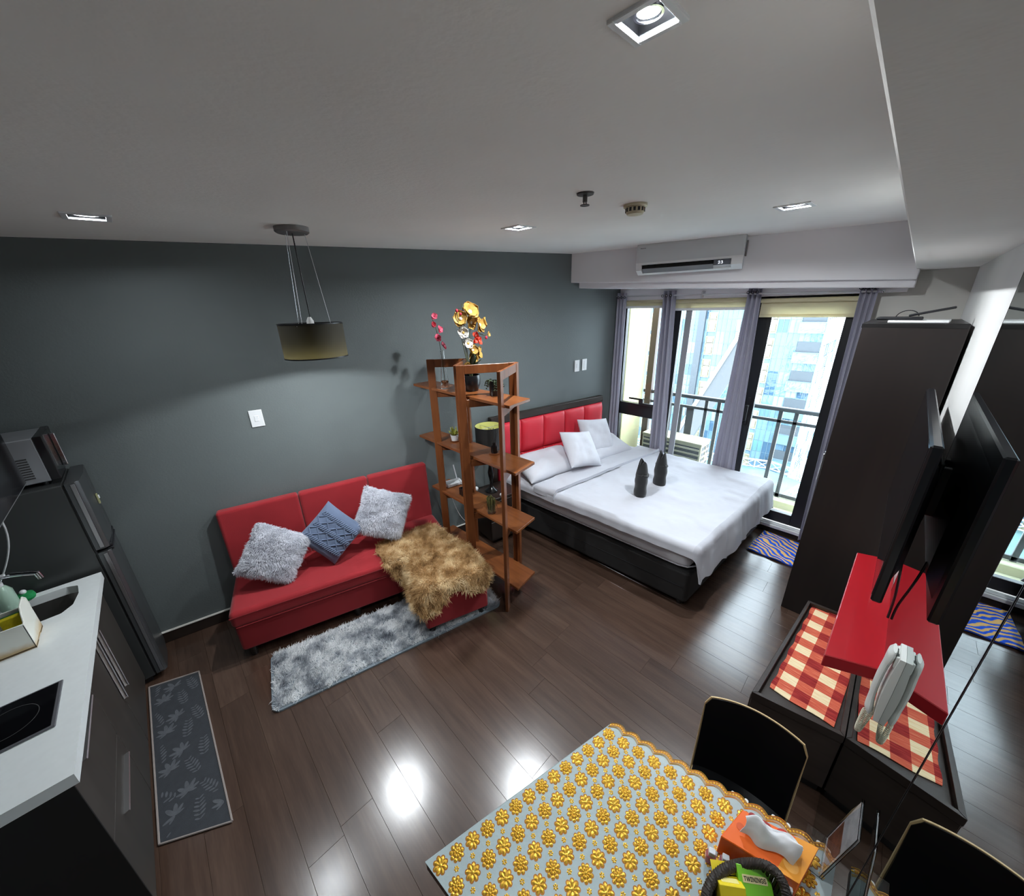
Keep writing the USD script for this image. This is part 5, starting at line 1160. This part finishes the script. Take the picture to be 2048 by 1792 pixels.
m_blind = usdkit.material(stage, f'{W}/Looks/cream_blind', {'d': ('diffuse_bsdf', {'color': lin(236, 228, 200)}), 't': ('translucent_bsdf', {'color': lin(240, 232, 204)}), 'x': ('mix_closure', {'fac': .5})}, [('d.BSDF', 'x.closure1'), ('t.BSDF', 'x.closure2')], surface='x.closure')
def blind(label, y0, y1, z0, z1):
    p = thing('roller_blind', label, 'blind', group='cream roller blinds')
    obj('cloth', bx(XW - .005, XW - .002, y0, y1, z0, z1, 0), m_blind, p); obj('roll', cyl((XW + .01 - .03, y0, z1), (XW + .01 - .03, y1, z1), .018, 16), m_blind, p); obj('hem_bar', rbx(XW - .010, XW + .002, y0, y1, z0 - .012, z0 + .012, .004), m_alu if z0 > 2.07 else m_blind, p)
blind('cream roller blind rolled up over the left pane', 2.035, 2.62, 2.135, 2.19)
blind('cream roller blind rolled up over the middle pane', 1.30, 1.97, 2.105, 2.18)
blind('cream roller blind pulled lowest, over the balcony door', .52, 1.20, 2.04, 2.165)
# ---------------------------------------------------------------- balcony
m_rail = M('railing_paint', (.050, .056, .062), .4)
m_balc = M('balcony_screed', lin(180, 178, 150), .7, .08, 3)
bal = thing('balcony', 'shallow cream balcony slab with a low kerb outside the glass door', 'balcony')
obj('slab', bx(XW + .165, 6.16, -.4, 2.95, -.20, -.012, .004), m_balc, bal); obj('kerb', bx(6.05, 6.26, -.4, 2.95, -.20, .075, .008), m_balc, bal)
obj('pillar', bx(5.62, 6.12, 2.56, 2.95, -.012, 2.75, .006), M('pillar_cream', lin(188, 182, 140), .7, .03, 3), bal)
rl = thing('balcony_railing', 'dark grey metal balcony railing with paired balusters', 'railing')
YA, YB = -.4, 2.56
obj('handrail', rbx(6.12, 6.18, YA, YB, 1.055, 1.10, .012), m_rail, rl)
obj('mid_rail', bx(6.135, 6.165, YA, YB, .93, .962), m_rail, rl); obj('bottom_rail', bx(6.135, 6.165, YA, YB, .085, .125), m_rail, rl)
for y in (.08, .22, .845, .985, 1.60, 1.74, 2.36, 2.50):
    obj('baluster', bx(6.135, 6.165, y - .019, y + .019, .076, 1.06), m_rail, rl)
obj('side_post', bx(6.10, 6.16, 2.44, 2.52, .0, 2.4, .003), M('brown_post', (.06, .035, .025), .5), rl)
for y in (1.92, 2.06, 2.20): obj('screen_slat', bx(6.14, 6.155, y - .045, y + .045, .126, .93), m_rail, rl)
ou = thing('condenser_unit', 'cream air conditioner outdoor unit standing on the balcony', 'air conditioner', (5.98, 2.0, -.0115), 0)
m_cond = M('condenser_cream', lin(170, 164, 138), .5)
obj('case', rbx(-.15, .13, -.38, .36, .08, .60, .012), m_cond, ou); obj('lid', rbx(-.155, .135, -.385, .365, .585, .612, .008), m_cond, ou)
obj('side_recess', bx(-.12, .10, -.3815, -.378, .12, .56, 0), M('recess_dark', (.06, .06, .06), .6), ou)
for k in range(6): obj('side_slat', rbx(-.125, .105, -.386, -.378, .15 + k * .068, .178 + k * .068, .003), m_cond, ou)
obj('side_bar', rbx(-.02, .0, -.388, -.380, .12, .56, .003), m_cond, ou); obj('valve_cover', ball((.05, -.375, .42), .045, 2, (1, .5, .8)), m_cond, ou)
obj('front_recess', bx(-.1515, -.149, -.36, .34, .12, .56, 0), f'{W}/Looks/recess_dark', ou)
for k in range(7): obj('grille_bar', rbx(-.156, -.148, -.365, .345, .145 + k * .062, .168 + k * .062, .003), m_cond, ou)
for y in (-.28, .26): obj('foot', bx(-.14, .12, y - .03, y + .03, 0, .082, .003), m_rail, ou)

# ---------------------------------------------------------------- outside: glass tower, podium, street
street = thing('street_ground', 'grey-green street level far below the balcony', 'ground', kind='stuff')
obj('ground', bx(8, 400, -200, 200, -41, -40, 0), M('street', (.6, .62, .6), .8, .25, .08, space='object'), street, smooth=False)
def gl(name, col, rough=.06): return usdkit.material(stage, f'{W}/Looks/{name}', {'p': ('principled_bsdf', {'base_color': col, 'roughness': rough, 'ior': 1.5}), 'c': ('geometry', {}), 'n': ('noise_texture', {'scale': .55, 'detail': 2.0, 'distortion': 1.5}), 'b': ('bump', {'distance': .10, 'strength': 1.0})},
                                                     [('c.position', 'n.vector'), ('n.fac', 'b.height'), ('b.normal', 'p.normal')], surface='p.BSDF')
PANES = [gl('tower_glass_a', (.085, .15, .215)), gl('tower_glass_b', (.115, .19, .245)), gl('tower_glass_c', (.040, .080, .125)), gl('tower_glass_d', (.15, .225, .27), .12), gl('tower_glass_e', (.085, .185, .19)), gl('tower_glass_f', (.19, .25, .285), .2)]
m_mull = M('mullion', (.10, .15, .18), .4); m_back = M('tower_core', (.10, .16, .22), .6); m_nic = M('niche_cream', (.28, .25, .16), .7); m_fin = M('fin_dark', (.05, .06, .07), .5)
tw_ = thing('glass_tower', 'tall glass office tower of pale blue panes seen through the balcony window', 'building')
TX, TY0, TY1, TZ_0, TZ_1 = 60.0, 7.3, 37.3, -39.95, 14.05
obj('core', cc([bx(TX + .12, TX + 26, TY0 + .12, TY1, TZ_0, TZ_1, 0)]), m_back, tw_, smooth=False)
PW, PH = 1.2, 1.6
r9 = random.Random(12); field = []; mul = []
cols = int((TY1 - TY0) / PW); rows = int((TZ_1 - TZ_0) / PH)
nich = {17, 10, 4}
count = 0
def wob(m, c): 
    m.apply_translation(-np.array(c)); m.apply_transform(trimesh.transformations.euler_matrix(0, r9.gauss(0, .022), r9.gauss(0, .030))); m.apply_translation(c); return m
def slotrow(z): return abs(((z + 18.6) % 3.55)) < 1.5
for i in range(cols):
    y0 = TY0 + i * PW
    for j in range(rows):
        z0 = TZ_0 + j * PH; zc = z0 + PH / 2
        inview = -23.5 < zc < 2.0 and y0 < 31
        if i in nich and j % 2 == 0:
            n_ = part('niche', tw_) if inview else tw_
            obj('frame', cc([bx(TX - .05, TX + .13, y0, y0 + .10, z0, z0 + 1.5 * PH, 0), bx(TX - .05, TX + .13, y0 + PW - .1, y0 + PW, z0, z0 + 1.5 * PH, 0), bx(TX - .05, TX + .13, y0, y0 + PW, z0 + 1.5 * PH, z0 + 1.5 * PH + .12, 0), bx(TX - .05, TX + .13, y0, y0 + PW, z0 - .1, z0 + .05, 0), bx(TX + .02, TX + .13, y0, y0 + PW, z0 + .72 * PH, z0 + .80 * PH, 0), bx(TX + .08, TX + .125, y0, y0 + PW, z0, z0 + 1.5 * PH, 0)]), m_nic, n_, smooth=False) if inview else field.append(bx(TX, TX + .1, y0, y0 + PW, z0, z0 + PH, 0))
            if inview: obj('unit', cc([bx(TX - .02, TX + .1, y0 + .2, y0 + PW - .2, z0 + .12, z0 + .62 * PH, 0), bx(TX - .02, TX + .1, y0 + .2, y0 + PW - .2, z0 + .88 * PH, z0 + 1.38 * PH, 0)] + [bx(TX - .04, TX - .01, y0 + .25, y0 + PW - .25, z0 + .25 + k * .2, z0 + .30 + k * .2, 0) for k in range(3)]), M('niche_unit', (.20, .19, .13), .6) if not stage.GetPrimAtPath(f'{W}/Looks/niche_unit') else f'{W}/Looks/niche_unit', n_, smooth=False)
            continue
        if i in nich and j % 2 == 1: continue
        m = wob(bx(TX, TX + .06, y0 + .03, y0 + PW - .03, z0 + .03, z0 + PH - .03, 0), [TX, y0 + PW / 2, zc])
        if inview and count < 290: obj('pane', m, PANES[r9.choices(range(6), (30, 24, 16, 9, 15, 6))[0]], tw_, smooth=False); count += 1
        else: field.append(m)
    mul.append(bx(TX - .07, TX + .1, y0 - .04, y0 + .04, TZ_0, TZ_1, 0))
    if i not in nich: mul.append(bx(TX - .05, TX + .1, y0 + PW / 2 - .025, y0 + PW / 2 + .025, TZ_0, TZ_1, 0))
for j in range(rows + 1): mul.append(bx(TX - .02, TX + .1, TY0, TY1, TZ_0 + j * PH - .025, TZ_0 + j * PH + .025, 0))
obj('pane_field', cc(field), PANES[0], tw_, smooth=False, kind='stuff'); obj('mullions', cc(mul), m_mull, tw_, smooth=False, kind='stuff')
side, sm = [], []
for i in range(14):
    for j in range(rows): side.append(wob(bx(TX + .2 + i * 1.6, TX + .2 + i * 1.6 + 1.54, TY0, TY0 + .06, TZ_0 + j * PH + .03, TZ_0 + (j + 1) * PH - .05, 0), [TX + 1 + i * 1.6, TY0, TZ_0 + j * PH + .8]))
for j in range(0, rows, 2): sm.append(bx(TX, TX + 24, TY0 - .08, TY0 + .1, TZ_0 + j * PH - .05, TZ_0 + j * PH + .05, 0))
obj('side_panes', cc(side), PANES[1], tw_, smooth=False, kind='stuff'); obj('side_bands', cc(sm), m_mull, tw_, smooth=False, kind='stuff')
obj('fin', bx(TX - .5, TX + .1, 20.8, 21.7, TZ_0, TZ_1, 0), m_fin, tw_, smooth=False)
for k in range(7):
    z0 = -19.2 + k * 3.55; b_ = part('balcony', tw_)
    obj('recess', bx(TX - .12, TX + .1, TY0 + .05, TY0 + 2.3, z0 + 1.05, z0 + 2.45, 0), m_fin, b_, smooth=False)
    obj('parapet', cc([bx(TX - .55, TX - .5, TY0 - .1, TY0 + 2.5, z0, z0 + 1.15, 0), bx(TX - .55, TX, TY0 - .12, TY0 - .08, z0, z0 + 1.15, 0), bx(TX - .55, TX, TY0 - .1, TY0 + 2.5, z0 - .1, z0, 0)]), PANES[1], b_, smooth=False)
    obj('ledge', bx(TX - .6, TX, TY0 - .14, TY0 + 2.54, z0 + 1.13, z0 + 1.22, 0), m_mull, b_, smooth=False)
br = thing('steel_brace', 'dark slanted steel brace with a pale edge in front of the glass tower', 'brace')
dq = np.array([2.60, -6.16]); dq /= np.linalg.norm(dq); nq_ = np.array([-dq[1], dq[0]]); b0 = np.array([8.57, .279]) - dq * 4; b1 = b0 + dq * 46.5
def yz(pts, x0, x1): return hull([(x, *p) for x in (x0, x1) for p in pts])
obj('web', yz([b0 - nq_ * 1.1, b0, b1, b1 - nq_ * 1.1], 33.0, 33.5), M('brace_dark', (.05, .055, .06), .5), br, smooth=False); obj('edge', yz([b0, b0 + nq_ * .28, b1 + nq_ * .28, b1], 32.9, 33.6), M('brace_light', (.24, .28, .30), .5), br, smooth=False)
po_ = thing('podium', 'lower teal podium building with a white truss railing round its roof terrace', 'building')
rf = [(34, 5.8), (45.3, 3.4), (46.7, 7.4), (44.7, 14.0), (43.5, 30), (34, 30)]
obj('block', quad(rf, -40, -15, .05), gl('podium_glass', (.10, .20, .21), .1), po_, smooth=False); obj('roof', quad(rf, -15, -14.9, .02), M('roof_teal', (.09, .17, .17), .5, .3, .4), po_, smooth=False)
tr = []
for a_, b_ in ((rf[0], rf[1]), (rf[1], rf[2]), (rf[2], rf[3]), (rf[3], rf[4])):
    a_, b_ = np.array(a_), np.array(b_); L = np.linalg.norm(b_ - a_); n_ = max(2, int(L / 1.3)); pts = [a_ + (b_ - a_) * k / n_ for k in range(n_ + 1)]
    tr += [tube([(*a_, -13.9), (*b_, -13.9)], .10, 6), tube([(*a_, -14.7), (*b_, -14.7)], .07, 6)]
    for k in range(n_): tr += [tube([(*pts[k], -14.8), (*pts[k], -13.9)], .06, 4), tube([(*pts[k], -14.8), (*pts[k + 1], -13.9)], .05, 4), tube([(*pts[k], -13.9), (*pts[k + 1], -14.8)], .05, 4)]
obj('truss_railing', cc(tr), M('truss_white', (.34, .36, .37), .5), po_, kind='stuff')
lw = thing('glass_annex', 'low green glass annex at the foot of the tower beyond the podium', 'building')
obj('block', bx(50, 59, -14, 22, -40, -21, .05), gl('annex_glass', (.10, .22, .21), .1), lw, smooth=False)
fr_ = []
for k in range(24): fr_.append(bx(49.9, 50, -14 + k * 1.5, -13.9 + k * 1.5, -40, -21, 0))
for k in range(8): fr_.append(bx(49.9, 50, -14, 22, -40 + k * 2.7, -39.8 + k * 2.7, 0))
obj('mullions', cc(fr_), m_mull, lw, smooth=False, kind='stuff'); obj('roof_edge', bx(49.8, 59.2, -14.2, 22.2, -21, -20.6, .02), m_mull, lw, smooth=False)
obj('roof_light', bx(52, 56, 2.5, 6.5, -20.6, -20.1, .02), m_nic, lw, smooth=False)
